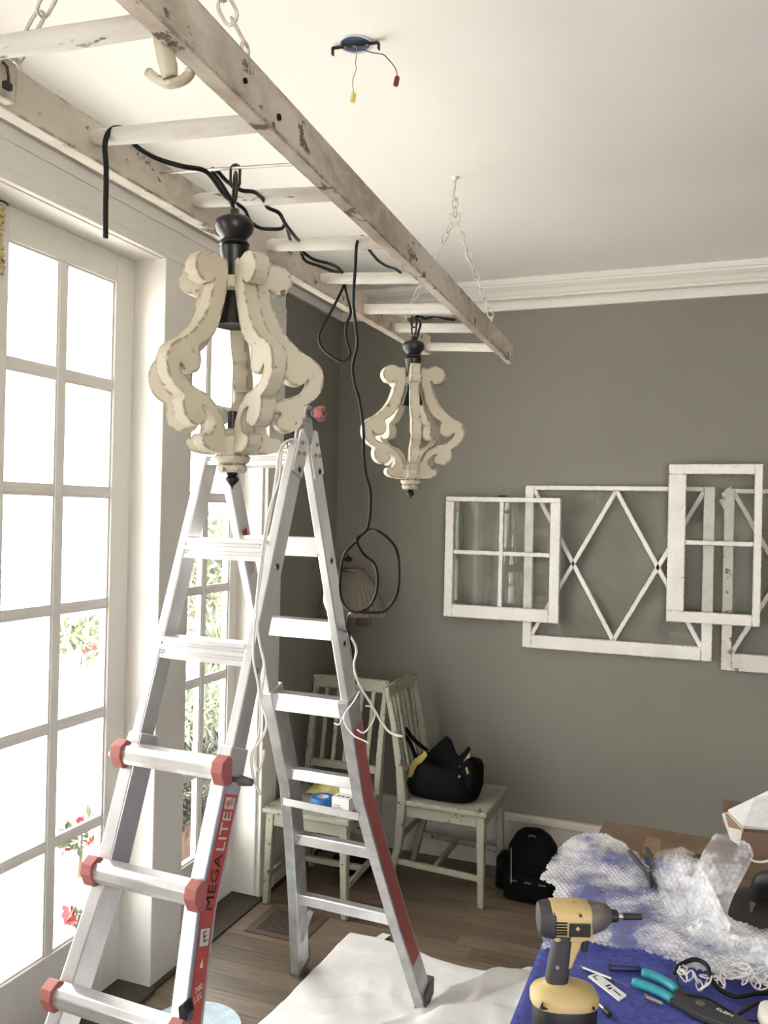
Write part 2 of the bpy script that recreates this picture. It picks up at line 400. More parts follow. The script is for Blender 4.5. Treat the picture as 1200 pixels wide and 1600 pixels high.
struct('sun_block_slab', MB().box((-2.1, YR-.4, ZC+.16), (XR+.4, YB+.4, ZC+.3)), 'trim')  # unseen slab added above the ceiling to keep the sun out
# crown
prof = [(0, ZB), (.018, ZB), (.018, ZB+.034), (.003, ZB+.036), (.003, ZB+.046), (.030, ZB+.048), (.030, ZB+.060), (.038, ZB+.062), (.050, ZB+.078), (.066, ZB+.088), (.074, ZB+.094), (.076, ZB+.102), (.084, ZB+.103), (.088, ZB+.112), (.092, ZC), (0, ZC)]
def crown(name, p, q_, out):
    p, q_, out = Vector(p), Vector(q_), Vector(out); L = q_-p
    mb = MB(); n = len(prof)
    vs = [p+out*d+Vector((0, 0, z)) for d, z in prof]+[q_+out*d+Vector((0, 0, z)) for d, z in prof]
    mb.add(vs, [tuple(range(n)), tuple(range(2*n-1, n-1, -1))]+[((i+1) % n, i, n+i, n+(i+1) % n) for i in range(n)])
    struct(name, mb, 'trim')
crown('trim_1', (XL, YB, 0), (XR, YB, 0), (0, -1, 0))
crown('trim_2', (XL, YR, 0), (XL, YB, 0), (1, 0, 0))
crown('trim_3', (XR, YR, 0), (XR, YB, 0), (-1, 0, 0))
# baseboards
def baseb(name, lo, hi, dx, dy):
    mb = MB()
    mb.box((lo[0], lo[1], 0), (hi[0], hi[1], .222))
    mb.box((lo[0]+min(0, dx), lo[1]+min(0, dy), .222), (hi[0]+max(0, dx), hi[1]+max(0, dy), .255))
    struct(name, mb, 'base', bevel=.003)
baseb('baseboard_back', (XL, YB-.014), (XR, YB), 0, -.014)
baseb('baseboard_left', (XL, 3.245), (XL+.014, YB-.029), .014, 0)
# casing of the openings
def trim(name, lo, hi): return struct(name, MB().box(lo, hi), 'trim', bevel=.004)
trim('trim_4', (XL-.12, 2.38, 0), (XC, 2.552, ZO+.0))          # post between the two openings
trim('trim_5', (XL-.02, 3.112, 0), (XC, 3.243, ZO))
trim('trim_6', (XL-.02, .92, 0), (XC, 1.062, ZO))
trim('trim_7', (XL-.02, .42, 0), (XC, .55, ZO)); trim('trim_8', (XL-.02, -1.08, 0), (XC, -.94, ZO))
trim('trim_9', (XL-.02, -1.08, ZO), (XC, 3.243, ZO+.030))
trim('trim_10', (XL-.02, -1.08, ZO+.030), (XC-.005, 3.243, ZB+.004))
trim('trim_11', (XL-.12, 3.10, .012), (XL, 3.132, ZO)); trim('trim_12', (XL-.16, -1.0, ZO-.004), (XL-.001, 3.14, ZO+.02))
struct('threshold', MB().box((-1.90, 1.04, -.006), (-1.700, 3.118, .008)), 'thresh', bevel=.003)
struct('threshold_strip', MB().box((-1.715, 1.04, 0), (-1.690, 2.372, .014)), 'thresh', bevel=.003)

# French doors: rows and columns measured on the leaf in view
ROWS = [(.245, .568), (.588, .923), (.944, 1.28), (1.30, 1.64), (1.664, 1.99), (2.017, 2.347)]
DX = -1.865
def door(name, y0, y1, cols, knob=None):
    r = sroot(name, (DX, (y0+y1)/2, .010)); cy = (y0+y1)/2; t = .02
    def b(nm, ya, yb, za, zb, tt=t, mat='trim', bev=.003): return MB().box((-tt, ya-cy, za-.010), (tt, yb-cy, zb-.010)).build(nm, mat, r, bevel=bev)
    b('stile', y0, cols[0][0], .010, ZO-.004); b('stile', cols[-1][1], y1, .010, ZO-.004)
    b('rail', cols[0][0], cols[-1][1], .010, ROWS[0][0]); b('rail', cols[0][0], cols[-1][1], ROWS[-1][1], ZO-.004)
    for i in range(len(cols)-1): b('muntin', cols[i][1], cols[i+1][0], ROWS[0][0], ROWS[-1][1], .016)
    for i in range(5):
        for c in cols: b('muntin', c[0], c[1], ROWS[i][1], ROWS[i+1][0], .015)
    for za, zb in ROWS:
        for c in cols: b('pane', c[0]+.001, c[1]-.001, za+.001, zb-.001, .002, 'glass', 0)
    for za, zb in (ROWS):                                     # glazing beads round each pane
        for c in cols:
            g = MB()
            for (ya, yb, zc, zd) in ((c[0], c[0]+.007, za, zb), (c[1]-.007, c[1], za, zb), (c[0]+.007, c[1]-.007, za, za+.007), (c[0]+.007, c[1]-.007, zb-.007, zb)):
                g.box((.004, ya-cy, zc-.010), (.0125, yb-cy, zd-.010))
            g.build('glazing_bead', 'trim', r)
    return r
door('door_1', 1.730, 2.378, [(1.828, 2.033), (2.064, 2.285)])
door('door_2', 1.068, 1.724, [(1.165, 1.378), (1.408, 1.626)])
door('window_1', 2.554, 3.098, [(2.648, 2.843), (2.866, 3.036)])
door('door_3', -.932, -.268, [(-.835, -.615), (-.588, -.365)]); door('door_4', -.262, .402, [(-.165, .055), (.082, .305)])

# ================================================================== OUTSIDE
struct('patio', MB().box((-9.5, -5, -.30), (-1.905, 14, -.16)), 'patio')
struct('bounce_ground', MB().box((-1.98, -12, -.30), (8, YR-.16, -.16)), 'patio')  # unseen ground added to bounce sunlight through the rear window onto the ceiling
# pavers in view from the door
pv = bpy.data.objects['patio']
for i in range(5):
    for j in range(8):
        a, b = -1.93-i*.62, 1.2+j*.62
        o = MB().box((-.302, -.302, 0), (.302, .302, .022)).build('paver', 'patio', pv, bevel=.006); o.location = (a-.31, b, -.16)
tag(MB().box((-.26, -.17, 0), (.26, .17, .012)).build('door_mat', 'mat', bevel=.004), 'dark patterned mat outside the French doors', 'mat').location = (-2.36, 1.93, -.138)
# garden wall of bricks with a pale window, far right behind the planter
gw = sroot('garden_wall', (-4.6, 11.2, -.16))
MB().box((-2.4, .0, 0), (2.4, .2, 1.52)).build('mortar', 'patio', gw)
bk = MB().box((-.15, -.012, 0), (.15, .02, .10)).mesh('brick'); bk.materials.append(M['brick'])
for i in range(13):
    for j in range(15):
        o = bpy.data.objects.new('brick', bk); COL.objects.link(o); o.parent = gw; o.location = (-2.24+j*.32+(i % 2)*.16-.08, -.005, .01+i*.115)
# plants
def plant(name, label, loc, leaves, h, spread, mat, flowers=0, pot=None, lw=.02, group=None):
    r = thing(name, label, 'plant', loc, random.random()*6, group); rs = random.Random(sum(map(ord, label)) % 999+len(label)*7)
    z0 = 0
    if pot:
        MB().lathe([(pot*.7, 0), (pot*.95, pot*1.1), (pot*1.05, pot*1.12), (pot*1.05, pot*1.3), (pot*.92, pot*1.3), (pot*.9, pot*1.2)], 20).build('pot', 'terra', r); z0 = pot*1.2
    mb = MB(); tips = []
    for k in range(leaves):
        a = rs.random()*2*PI; l = h*rs.uniform(.45, 1); sp = spread*rs.uniform(.2, 1); pts = []
        for t in (0, .35, .7, 1): pts.append(Vector((math.cos(a)*sp*t**1.4, math.sin(a)*sp*t**1.4, z0+l*(t-.35*t*t*rs.random()))))
        sd_ = Vector((-math.sin(a), math.cos(a), .3)); ws = [.35, 1, .8, .05]
        vs = [];
        for p, ww in zip(pts, ws): vs += [p-sd_*(lw*ww), p+sd_*(lw*ww)]
        mb.add(vs, [(0, 1, 3, 2), (2, 3, 5, 4), (4, 5, 7, 6)]); tips.append(pts[-1])
    o = mb.build('foliage', mat, r, fix=False); o['kind'] = 'stuff'
    for k in range(flowers):
        p = tips[k % len(tips)]+Vector((rs.uniform(-.03, .03), rs.uniform(-.03, .03), rs.uniform(-.02, .03))); fm = MB()
        for e in range(5):
            a = 2*PI*e/5; d = Vector((math.cos(a), math.sin(a), .4)).normalized(); n_ = Vector((-math.sin(a), math.cos(a), 0))
            fm.add([p, p+d*.026-n_*.018, p+d*.045, p+d*.026+n_*.018], [(0, 1, 2, 3)])
        fm.build('flower', 'redfl', r, fix=False)
    return r
GZ = -.138
def ground(px, py, X): p = at(px, py, X=X); return (p.x, p.y, GZ)
M['leafshade'] = plain('shaded_leaf_green', (.030, .036, .022), .6, var=.35, scale=6)  # shade on the potted plants put into the leaf colour as a darker green
def bush(name, label, cat, c, rad, n, ll, lw, mat, flowers=0, pot=None):
    base = Vector((c.x, c.y, GZ)); r = thing(name, label, cat, base); rs = random.Random(n); mb = MB()
    def rv(): return Vector((rs.gauss(0, 1), rs.gauss(0, 1), rs.gauss(0, 1)))
    for q_ in range(n):
        d = rv().normalized()*rs.random()**.45; p = Vector((d.x*rad[0], d.y*rad[1], d.z*rad[2]+c.z-GZ)); p.z = max(p.z, .02 if not pot else pot*1.3)
        t_ = (rv()+Vector((0, 0, .6))+d).normalized(); w_ = t_.cross(rv()).normalized()*lw; l_ = ll*rs.uniform(.6, 1.3)
        mb.add([p, p+t_*l_*.5+w_, p+t_*l_, p+t_*l_*.5-w_], [(0, 1, 2, 3)])
    mb.build('foliage', mat, r, fix=False)['kind'] = 'stuff'
    MB().tube([(0, 0, 0), (0, .01, max(.05, c.z-GZ))], [.012, .005], 6).build('stem', 'bark', r)
    if pot: MB().lathe([(pot*.7, 0), (pot*.95, pot*1.1), (pot*1.05, pot*1.12), (pot*1.05, pot*1.3), (pot*.92, pot*1.3), (pot*.9, pot*1.2)], 20).build('pot', 'terra', r)
    for q_ in range(flowers):
        d = rv().normalized(); p = Vector((d.x*rad[0]*.9, d.y*rad[1]*.9, d.z*rad[2]*.8+c.z-GZ)); fm = MB()
        for e in range(6):
            t_ = rv().normalized(); w_ = t_.cross(rv()).normalized()*.018; fm.add([p, p+t_*.03+w_, p+t_*.05, p+t_*.03-w_], [(0, 1, 2, 3)])
        fm.build('flower', 'redfl', r, fix=False)
    return r
bush('potted_plant', 'dense grassy plant in a terracotta pot outside the far narrow French window', 'plant', at(308, 1250, X=-2.40), (.22, .26, .27), 1100, .10, .007, 'leafshade', 0, .17)
bush('potted_plant', 'red-flowered bushy plant in a pot behind the grassy one, outside the narrow French window', 'plant', at(338, 1235, X=-2.85), (.24, .30, .32), 1100, .10, .009, 'leafshade', 8, .18)
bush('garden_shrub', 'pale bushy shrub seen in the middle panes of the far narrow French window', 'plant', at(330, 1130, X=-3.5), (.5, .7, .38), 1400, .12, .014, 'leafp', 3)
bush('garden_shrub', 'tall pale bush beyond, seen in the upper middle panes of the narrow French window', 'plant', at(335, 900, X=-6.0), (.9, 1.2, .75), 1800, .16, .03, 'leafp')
plant('garden_shrub', 'low dark green shrub at the foot of the brick garden wall', ground(352, 1100, -4.2), 300, .9, .55, 'leaf', 4, None, .03)
bush('flowering_plant', 'low red-flowered plant outside the near French door', 'plant', at(126, 1305, X=-2.75), (.07, .12, .075), 60, .07, .014, 'leaf', 7)
bush('flowering_plant', 'small red-flowered seedling on the pale patio stones', 'plant', at(122, 1430, X=-2.4), (.05, .07, .03), 18, .05, .008, 'leaf', 2)
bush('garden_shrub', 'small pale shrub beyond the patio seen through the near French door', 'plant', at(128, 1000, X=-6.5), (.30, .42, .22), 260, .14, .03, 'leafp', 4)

# ================================================================== SASHES ON THE BACK WALL
def sash(name, label, x0, x1, z0, z1, yf, th, l, r_, b, t, mat='sash', muntins=(), diag=None, panes=None, group='old window sashes on the grey wall', rails_over=False):
    """yf: face nearest the room"""
    cx = (x0+x1)/2; R = thing(name, label, 'window sash', (cx, yf+th, z0), 0, group)
    X = lambda v: v-cx
    Zz = lambda v: v-z0
    def bar(nm, xa, xb, za, zb, d0=0, d1=None, bev=.0025):
        return MB().box((X(xa), -th+d0, Zz(za)), (X(xb), (0 if d1 is None else -th+d1), Zz(zb))).build(nm, mat, R, bevel=bev)
    if rails_over:
        bar('rail', x0, x1-r_, z1-t, z1); bar('rail', x0, x1-r_, z0, z0+b); bar('stile', x0, x0+l, z0+b, z1-t); bar('stile', x1-r_, x1, z0, z1)
    else:
        bar('stile', x0, x0+l, z0, z1-(t if name == 'four_pane_sash' else 0)); bar('stile', x1-r_, x1, z0, z1-(t if name == 'four_pane_sash' else 0))
        if name == 'four_pane_sash': bar('rail', x0, x1, z1-t, z1)
        else: bar('rail', x0+l, x1-r_, z1-t, z1)
        bar('rail', x0+l, x1-r_, z0, z0+b)
    gx0, gx1, gz0, gz1 = x0+l, x1-r_, z0+b, z1-t
    for o_, v in muntins:
        hw = .0095
        if o_ == 'v': bar('muntin', v-hw, v+hw, gz0, gz1, .004, .024)
        else: bar('muntin', gx0, gx1, v-hw, v+hw, .006, .024)
    xs = [gx0]+[v for o_, v in muntins if o_ == 'v']+[gx1]; zs = [gz0]+[v for o_, v in muntins if o_ == 'h']+[gz1]
    if diag:
        for (pa, pb) in diag:
            o = MB().beam((X(pa[0]), -th+.014, Zz(pa[1])), (X(pb[0]), -th+.014, Zz(pb[1])), .019, .016, (1, 0, 0)).build('muntin', mat, R, bevel=.002)
    for i in range(len(xs)-1):
        for j in range(len(zs)-1):
            MB().box((X(xs[i])+.001, -th+.019, Zz(zs[j])+.001), (X(xs[i+1])-.001, -th+.022, Zz(zs[j+1])-.001)).build('pane', 'oldglass', R)
    return R
YF = 3.812                       # face of the diamond sashes
bx0, bx1, bz0, bz1 = -.792, .008, 1.016, 1.747
gx0, gx1, gz0, gz1 = -.752, -.036, 1.074, 1.727; mx = (gx0+gx1)/2; qx = (gx1-gx0)/4; mz = (gz0+gz1)/2
def diamonds(gx0, gx1, gz0, gz1):
    mx = (gx0+gx1)/2; a, b = gx0+(gx1-gx0)*.25, gx0+(gx1-gx0)*.75; mz = (gz0+gz1)/2
    return [((gx0, gz1), (mx, gz0)), ((mx, gz0), (gx1, gz1)), ((gx0, gz0), (mx, gz1)), ((mx, gz1), (gx1, gz0))]
sB = sash('diamond_sash', 'wide white sash with diamond muntins hung between the four-pane and two-pane sashes', bx0, bx1, bz0, bz1, YF, .036, .040, .044, .058, .020, diag=diamonds(gx0, gx1, gz0, gz1))
sD = sash('diamond_sash', 'flaking sash with diamond muntins cut off by the right edge of the photo', .044, .85, .985, 1.740, YF, .036, .040, .040, .072, .020, 'sashold', diag=diamonds(.084, .81, 1.057, 1.72))
YA = 3.774
k = YA/3.82
def sc(v): return v*k
def sz(v): return 1.6+(v-1.6)*k
sA = sash('four_pane_sash', 'small white four-pane sash leftmost on the grey wall', sc(-1.168), sc(-.634), sz(1.131), sz(1.692), YA, .036, .040, .044, .058, .022, muntins=(('v', sc(-.902)), ('h', sz(1.434))))
sA.rotation_euler = (0, 0, 0)
MB().box((-.02, -.012, sz(1.692)-sz(1.131)), (.015, .0, sz(1.692)-sz(1.131)+.010)).build('latch', 'blk', sA, bevel=.002)
sC = sash('two_pane_sash', 'tall white two-pane sash with one wide stile overlapping both diamond sashes', sc(-.178), sc(.190), sz(1.172), sz(1.843), YA, .036, .070, .030, .046, .042, muntins=(('h', sz(1.511)),), rails_over=True)
# flaked corner of the right sash
tw = MB()
for k_ in range(8):
    a = Vector((-.405+random.uniform(-.02, .012), -.0370, .735+random.uniform(-.05, .02)))
    tw.add([a, a+Vector((.02, -.0006, .012)), a+Vector((.012, -.0006, -.022))], [(0, 1, 2)])
tw.build('peeling_paint', 'sash', sD, solid=.0006)

# ================================================================== HANGING LADDER
def LZ(u): return 2.19+(2.168-2.19)*u            # rail centre heights, left (0) to right (1)
hl = thing('hanging_ladder', 'white distressed wooden ladder hung flat from the ceiling on chains', 'ladder', (-.81, 1.6, 2.13))
rl = MB(); RH = .066
def rx(y): return -.600+(-.680+.600)*(y-.72)/(2.92-.72)      # inner edge of right rail
rl.add([(-.968, .35, 2.157), (-.938, .35, 2.157), (-.938, .35, 2.223), (-.968, .35, 2.223), (-.952, 2.80, 2.157), (-.922, 2.80, 2.157), (-.922, 2.80, 2.223), (-.952, 2.80, 2.223)],
       [(0, 1, 2, 3), (7, 6, 5, 4), (0, 4, 5, 1), (1, 5, 6, 2), (2, 6, 7, 3), (3, 7, 4, 0)])
rl.build('rail', 'ladderwood', hl, bevel=.003, world=True)
rr = MB(); y0_, y1_ = .3, 2.905; a0, a1 = rx(y0_), rx(y1_)
rr.add([(a0, y0_, 2.137), (a0+.030, y0_, 2.137), (a0+.030, y0_, 2.203), (a0, y0_, 2.203), (a1, y1_, 2.133), (a1+.024, y1_, 2.133), (a1+.024, y1_, 2.197), (a1, y1_, 2.197)],
       [(0, 1, 2, 3), (7, 6, 5, 4), (0, 4, 5, 1), (1, 5, 6, 2), (2, 6, 7, 3), (3, 7, 4, 0)])
rr.build('rail', 'ladderwood', hl, bevel=.003, world=True)
RY = [.540, .830, 1.092, 1.376, 1.656, 1.932, 2.215, 2.462, 2.765]
for i, yy in enumerate(RY):
    xa, xb = -.940, rx(yy)+.004; mb = MB()
    if i < 6:
        mb.tube([(xa, yy, 2.190), (xa+.02, yy, 2.190), ((xa+xb)/2, yy, 2.180), (xb-.02, yy, 2.171), (xb, yy, 2.170)], [.010, .0135, .0145, .0135, .011], 12)
        mb.build('rung', 'rung', hl, smooth=True, world=True)
    else:
        mb.beam((xa, yy, 2.180), (xb, yy, 2.162), .026, .026, (0, 0, 1)); mb.build('rung', 'rung', hl, bevel=.006, world=True)
# small block with a bent nail on the near left rail
bkp = MB().box((-.938, .80, 2.160), (-.915, .915, 2.216)); bkp.build('rail_block', 'ladderwood', hl, bevel=.004, world=True)
MB().tube([(-.913, .885, 2.205), (-.910, .890, 2.20), (-.910, .893, 2.188), (-.910, .893, 2.176)], .002, 6).box((-.914, .886, 2.170), (-.907, .898, 2.179)).build('bent_nail', 'iron', hl, world=True)
# holes and knots on the outer face of the right rail
for px, py, s_ in ((431, 184, .0048), (374, 128, .0038)):
    if s_:
        p = at(px, py, X=rx(1.2)+.0298); MB().lathe([(s_, -.002), (s_, .0015), (s_*.6, .0015), (s_*.6, -.001)], 12, (0, 0, 0), (1, 0, 0)).build('nail_hole', 'dark', hl).location = Vector((rx(p.y)+.030, p.y, p.z))-parent_loc(hl)
def A0(l, Y): return [at(a, b, Y=Y) for a, b in l]
# carved hook under the right rail
hk = MB(); hy = .83
hk.tube(A0([(250, 48), (256, 75), (262, 100), (266, 124)], hy), [.010, .011, .0115, .009], 10)
hk.tube(smoothpts(A0([(231, 111), (238, 119), (250, 127), (266, 131), (284, 126), (294, 118), (299, 108)], hy), 4), [.003]+[.0062]*23+[.003], 8)
hk.build('carved_hook', 'cream', hl, smooth=True, world=True)

# rods that carry the chandeliers
def rod(ya, yb, label):
    mb = MB().tube([(-.922, ya, 2.195), (rx(yb)+.002, yb, 2.172)], .0028, 8)
    return place(mb, 'steel_rod', 'steel', label, 'rod', 'rods across the hanging ladder')
rod(1.252, 1.248, 'thin steel rod across the ladder carrying the nearer chandelier')
rod(2.335, 2.360, 'thin steel rod across the ladder carrying the farther chandelier')
R1 = Vector((-.768, 1.250, 2.183)); R2 = Vector((-.826, 2.347, 2.184))

# chains
def chain_links(root, a, b, L, W, r, mat, first=0):
    a, b = Vector(a), Vector(b); d = (b-a).normalized(); n = max(1, round((b-a).length/(L-2.2*r))); p = (b-a)/n
    for i in range(n):
        up = Vector((0, 1, 0)) if (i+first) % 2 else Vector((1, 0, .2))
        tw_ = random.uniform(-.35, .35); up = Matrix.Rotation(tw_, 3, d) @ up
        MB().link(a+p*(i+.5), d, up, L, W, r).build('chain_link', mat, root, smooth=True, world=True)
def vchain(label, hook, left, right, mat, L, W, r):
    root = thing('suspension_chain', label, 'chain', hook, 0, 'chains holding the hanging ladder')
    hook = Vector(hook)
    MB().lathe([(.006, -.010), (.011, -.004), (.013, 0)], 14).build('ceiling_rose', 'chain', root)
    s_ = MB().tube(smoothpts([hook, hook+Vector((0, 0, -.03)), hook+Vector((-.004, 0, -.060)), hook+Vector((.004, 0, -.075)), hook+Vector((.008, 0, -.066))], 4), .0032, 7); s_.build('hook', 'chain', root, smooth=True, world=True)
    apex = hook+Vector((.002, 0, -.125))
    chain_links(root, hook+Vector((.002, 0, -.068)), apex, .034, .018, r, mat)
    mb = MB().link(apex+Vector((0, 0, -.008)), (0, 0, 1), (1, 0, 0), .044, .036, r*1.15); mb.build('ring', mat, root, smooth=True, world=True)
    for e in (left, right):
        e = Vector(e); d = (e-apex).normalized()
        chain_links(root, apex+d*.022, e+Vector((0, 0, .022)), L, W, r, mat, 1)
        mb = MB().tube([e+Vector((0, 0, -.012)), e+Vector((0, 0, .006))], .0028, 7)
        mb.link(e+Vector((0, 0, .014)), (0, 0, 1), (0, 1, 0), .020, .016, .0026); mb.build('screw_eye', mat, root, smooth=True, world=True)
hookF = at(711, 277, Z=ZC); 
vchain('pale chain dropping from a ceiling hook to the far end of the hanging ladder', hookF, (-.939, 2.585, 2.223), (rx(2.6)+.014, 2.585, 2.200), 'chain', .036, .017, .0020)
vchain('chain at the near end of the hanging ladder, cut off by the top edge', (-.78, .985, ZC), (-.950, .945, 2.223), (rx(1.0)+.016, .985, 2.202), 'chain', .044, .023, .0027)

# ================================================================== CHANDELIERS
ARM = [(72,520),(76,600),(94,680),(118,760),(150,830),(200,875),(236,900),(226,940),(230,985),(252,1010),(290,1018),(322,1004),(338,984),
       (336,1012),(304,1052),(250,1075),(190,1095),(140,1130),(105,1170),(85,1215),(72,1260),(60,1300),(60,1335),(120,1338),(170,1332),(205,1314),(214,1284),(200,1262),(176,1266),
       (154,1250),(142,1220),(150,1184),(180,1156),(212,1148),(206,1162),(190,1180),(196,1212),(236,1234),(285,1222),(316,1186),(322,1142),(318,1112),
       (362,1086),(400,1040),(413,985),(400,930),(365,895),(310,865),(250,812),(205,750),(176,680),(160,622),(150,590),(172,606),(205,612),(240,596),(260,556),(250,512),(216,482),(170,474),(122,492),(104,484),(86,486),(74,496)]
U = .000377
def chandelier(label, rod_pt, rot):
    zb = 1.648-2.184                                           # lowest tip relative to the rod
    root = thing('chandelier', label, 'chandelier', rod_pt, rot, 'matching scroll chandeliers'); H = lambda yy: zb+(1495-yy)*U
    pts = smoothpts([(a*U, 0, H(b)) for a, b in ARM]+[(ARM[0][0]*U, 0, H(ARM[0][1]))], 3)[:-1]
    me = None
    for k in range(5):
        a = 2*PI*k/5; ca, sa = math.cos(a), math.sin(a)
        mb = MB().prism([(p.x, p.z) for p in pts], .027, lambda r, z, t: Vector((r*ca-t*sa, r*sa+t*ca, z)))
        mb.build('scroll_arm', 'cream', root, bevel=.0028)
    MB().lathe([(p*U, H(z)) for p, z in [(60, 612), (76, 606), (76, 552), (60, 546)]], 24).build('collar', 'cream', root, smooth='auto')
    MB().lathe([(p*U, H(z)) for p, z in [(56, 1422), (66, 1412), (66, 1392), (58, 1386), (74, 1374), (80, 1352), (70, 1344), (84, 1326), (90, 1300), (90, 1262), (60, 1238), (30, 1225)]], 28).build('base_cup', 'cream', root, smooth='auto')
    MB().lathe([(p*U, H(z)) for p, z in [(2, 1497), (5, 1484), (14, 1476), (30, 1458), (31, 1450), (24, 1440), (17, 1436), (26, 1432), (24, 1424), (22, 1405)]], 20).build('finial', 'black', root, smooth='auto')
    MB().lathe([(p*U, H(z)) for p, z in [(30, 560), (34, 540), (44, 500), (58, 452), (64, 430), (66, 412), (54, 404), (68, 396), (64, 384), (52, 372), (62, 358), (80, 338), (88, 314), (84, 292), (66, 276), (30, 266), (22, 258), (20, 238), (16, 234)]], 28).build('upper_baluster', 'black', root, smooth='auto')
    bl = MB().lathe([(p*U, H(z)) for p, z in [(66, 752), (84, 764), (82, 756), (68, 712), (52, 660), (46, 612), (42, 600)]], 28).build('bell_cup', 'black', root, smooth='auto')
    MB().lathe([(p*U, H(z)) for p, z in [(20, 1240), (24, 1200), (24, 1150), (18, 1146)]], 16).build('lower_socket', 'iron', root, smooth='auto')
    top = H(234)
    MB().link((0, 0, top/2+.012-.014), (0, 0, 1), (1, .3, 0), .050, .036, .0026).build('ring', 'iron', root, smooth=True)
    MB().link((0, 0, -.014), (0, 0, 1), (.3, 1, 0), .040, .017, .0026).build('ring', 'iron', root, smooth=True)
    return root
# arms: rotation so that the first arm points where the photo shows it (world angle of direction towards camera + offset)
def face(pt): return math.atan2(-pt.y, -pt.x)
ch1 = chandelier('nearer cream scroll chandelier with black turned top above the stepladder', R1, face(R1)+math.radians(180-9))
chandelier('farther cream scroll chandelier with black turned top in front of the grey wall', R2, face(R2)+math.radians(5))

ch1.rotation_euler = (Matrix.Rotation(-.014, 3, 'Y') @ Matrix.Rotation(ch1.rotation_euler.z, 3, 'Z')).to_euler()
for c_ in ch1.children:
    if c_.name.split('.')[0] != 'ring' or c_.location.z: c_.location.z -= .009
# ================================================================== CORDS
def cord(label, pts, r=.0036, mat='cordb', name='electric_cord', group='black lamp cords', n=5, flat=1.0):
    mb = MB().tube(smoothpts(pts, n), r, 8, flat=flat)
    return place(mb, name, mat, label, 'cord', group, smooth=True)
def A(lst): return [at(a, b, Y=c) for a, b, c in lst]
cord('black cord hanging free over the nearest rungs of the hanging ladder', A([(165, 372, 1.07), (165, 330, 1.07), (166, 265, 1.072), (164, 228, 1.074), (169, 208, 1.078), (180, 200, 1.09), (196, 203, 1.108), (204, 218, 1.118), (218, 233, 1.12), (245, 248, 1.15), (285, 260, 1.18), (315, 265, 1.21), (330, 276, 1.23), (349, 303, 1.24), (361, 314, 1.248), (364, 324, 1.25)]), .0042)
cord('black cord looped over the rod above the nearer chandelier', A([(364, 322, 1.256), (357, 306, 1.256), (345, 286, 1.258), (331, 266, 1.262), (340, 268, 1.272), (355, 284, 1.276), (376, 297, 1.29), (397, 300, 1.32), (410, 310, 1.36), (418, 324, 1.392), (436, 333, 1.42), (446, 350, 1.47), (462, 371, 1.55), (468, 378, 1.68), (471, 396, 1.70), (478, 408, 1.73), (500, 416, 1.80), (522, 424, 1.87), (537, 426, 1.94), (541, 442, 1.955)]), .0038)
cord('black cord sagging between the third and fifth rungs of the hanging ladder', A([(370, 318, 1.32), (382, 328, 1.34), (391, 346, 1.37), (406, 356, 1.40), (425, 358, 1.44), (440, 357, 1.47), (446, 350, 1.50), (450, 362, 1.56), (456, 378, 1.67), (476, 396, 1.70), (492, 406, 1.76), (515, 412, 1.83), (530, 420, 1.90), (540, 436, 1.952)]), .0036)
cord('black cord drooping in a loop below the hanging ladder beside the corner', A([(537, 428, 1.958), (537, 446, 1.96), (520, 482, 1.95), (503, 512, 1.95), (498, 530, 1.95), (505, 546, 1.95), (520, 558, 1.95), (534, 565, 1.95), (544, 561, 1.95), (547, 550, 1.95), (541, 530, 1.945), (541, 508, 1.935), (548, 488, 1.93), (543, 466, 1.94), (539, 446, 1.96), (540, 430, 1.955)]), .0036)
L0, L1_ = 1.64, 2.235
mainp = [(575, 374), (567, 370), (561, 373), (557, 385), (555, 420), (552, 470), (556, 510), (558, 540), (551, 572), (554, 600), (561, 624), (568, 670), (568, 705), (571.5, 740), (578.5, 768), (578, 803), (573, 827.5), (561, 838), (557.5, 846), (568, 866), (584, 880), (590, 901), (587, 929), (575, 950), (554, 957), (536.5, 943), (531, 915), (536.5, 870), (557, 845), (571.5, 829), (592.5, 831), (613.5, 848.5), (622, 870), (623, 911), (617, 936), (599, 955), (575, 957), (552, 957), (545, 961), (543.5, 978), (549, 1013), (553, 1041), (557, 1068)]
ps = []
for i, (a, b) in enumerate(mainp):
    yy = (1.672 if i == 0 else 1.668 if i == 1 else 1.656 if i == 2 else 1.636) if i < 4 else 1.636+.27*min(1, (b-385)/560)
    if i > 37: yy = 1.906+(2.30-1.906)*min(1, (i-37)/3)
    if 18 <= i <= 37: yy += .012*((i % 3)-1)
    ps.append(at(a, b, Y=yy))
cord('long black cord falling from the hanging ladder into a coil beside the stepladder', ps, .0036)
cord('short black cord end drooping beyond the fourth rung', A([(575, 388, 1.70), (583, 398, 1.74), (592, 408, 1.78), (605, 416, 1.83), (617, 420, 1.88), (626, 426, 1.92)]), .0032)
cord('black cord wound along the rod over the farther chandelier', A([(650, 532, 2.347), (654, 518, 2.338), (657, 505, 2.335), (650, 496, 2.338), (656, 493, 2.352), (664, 498, 2.352), (680, 494, 2.352), (695, 498, 2.355), (711, 500, 2.362)]), .0038)

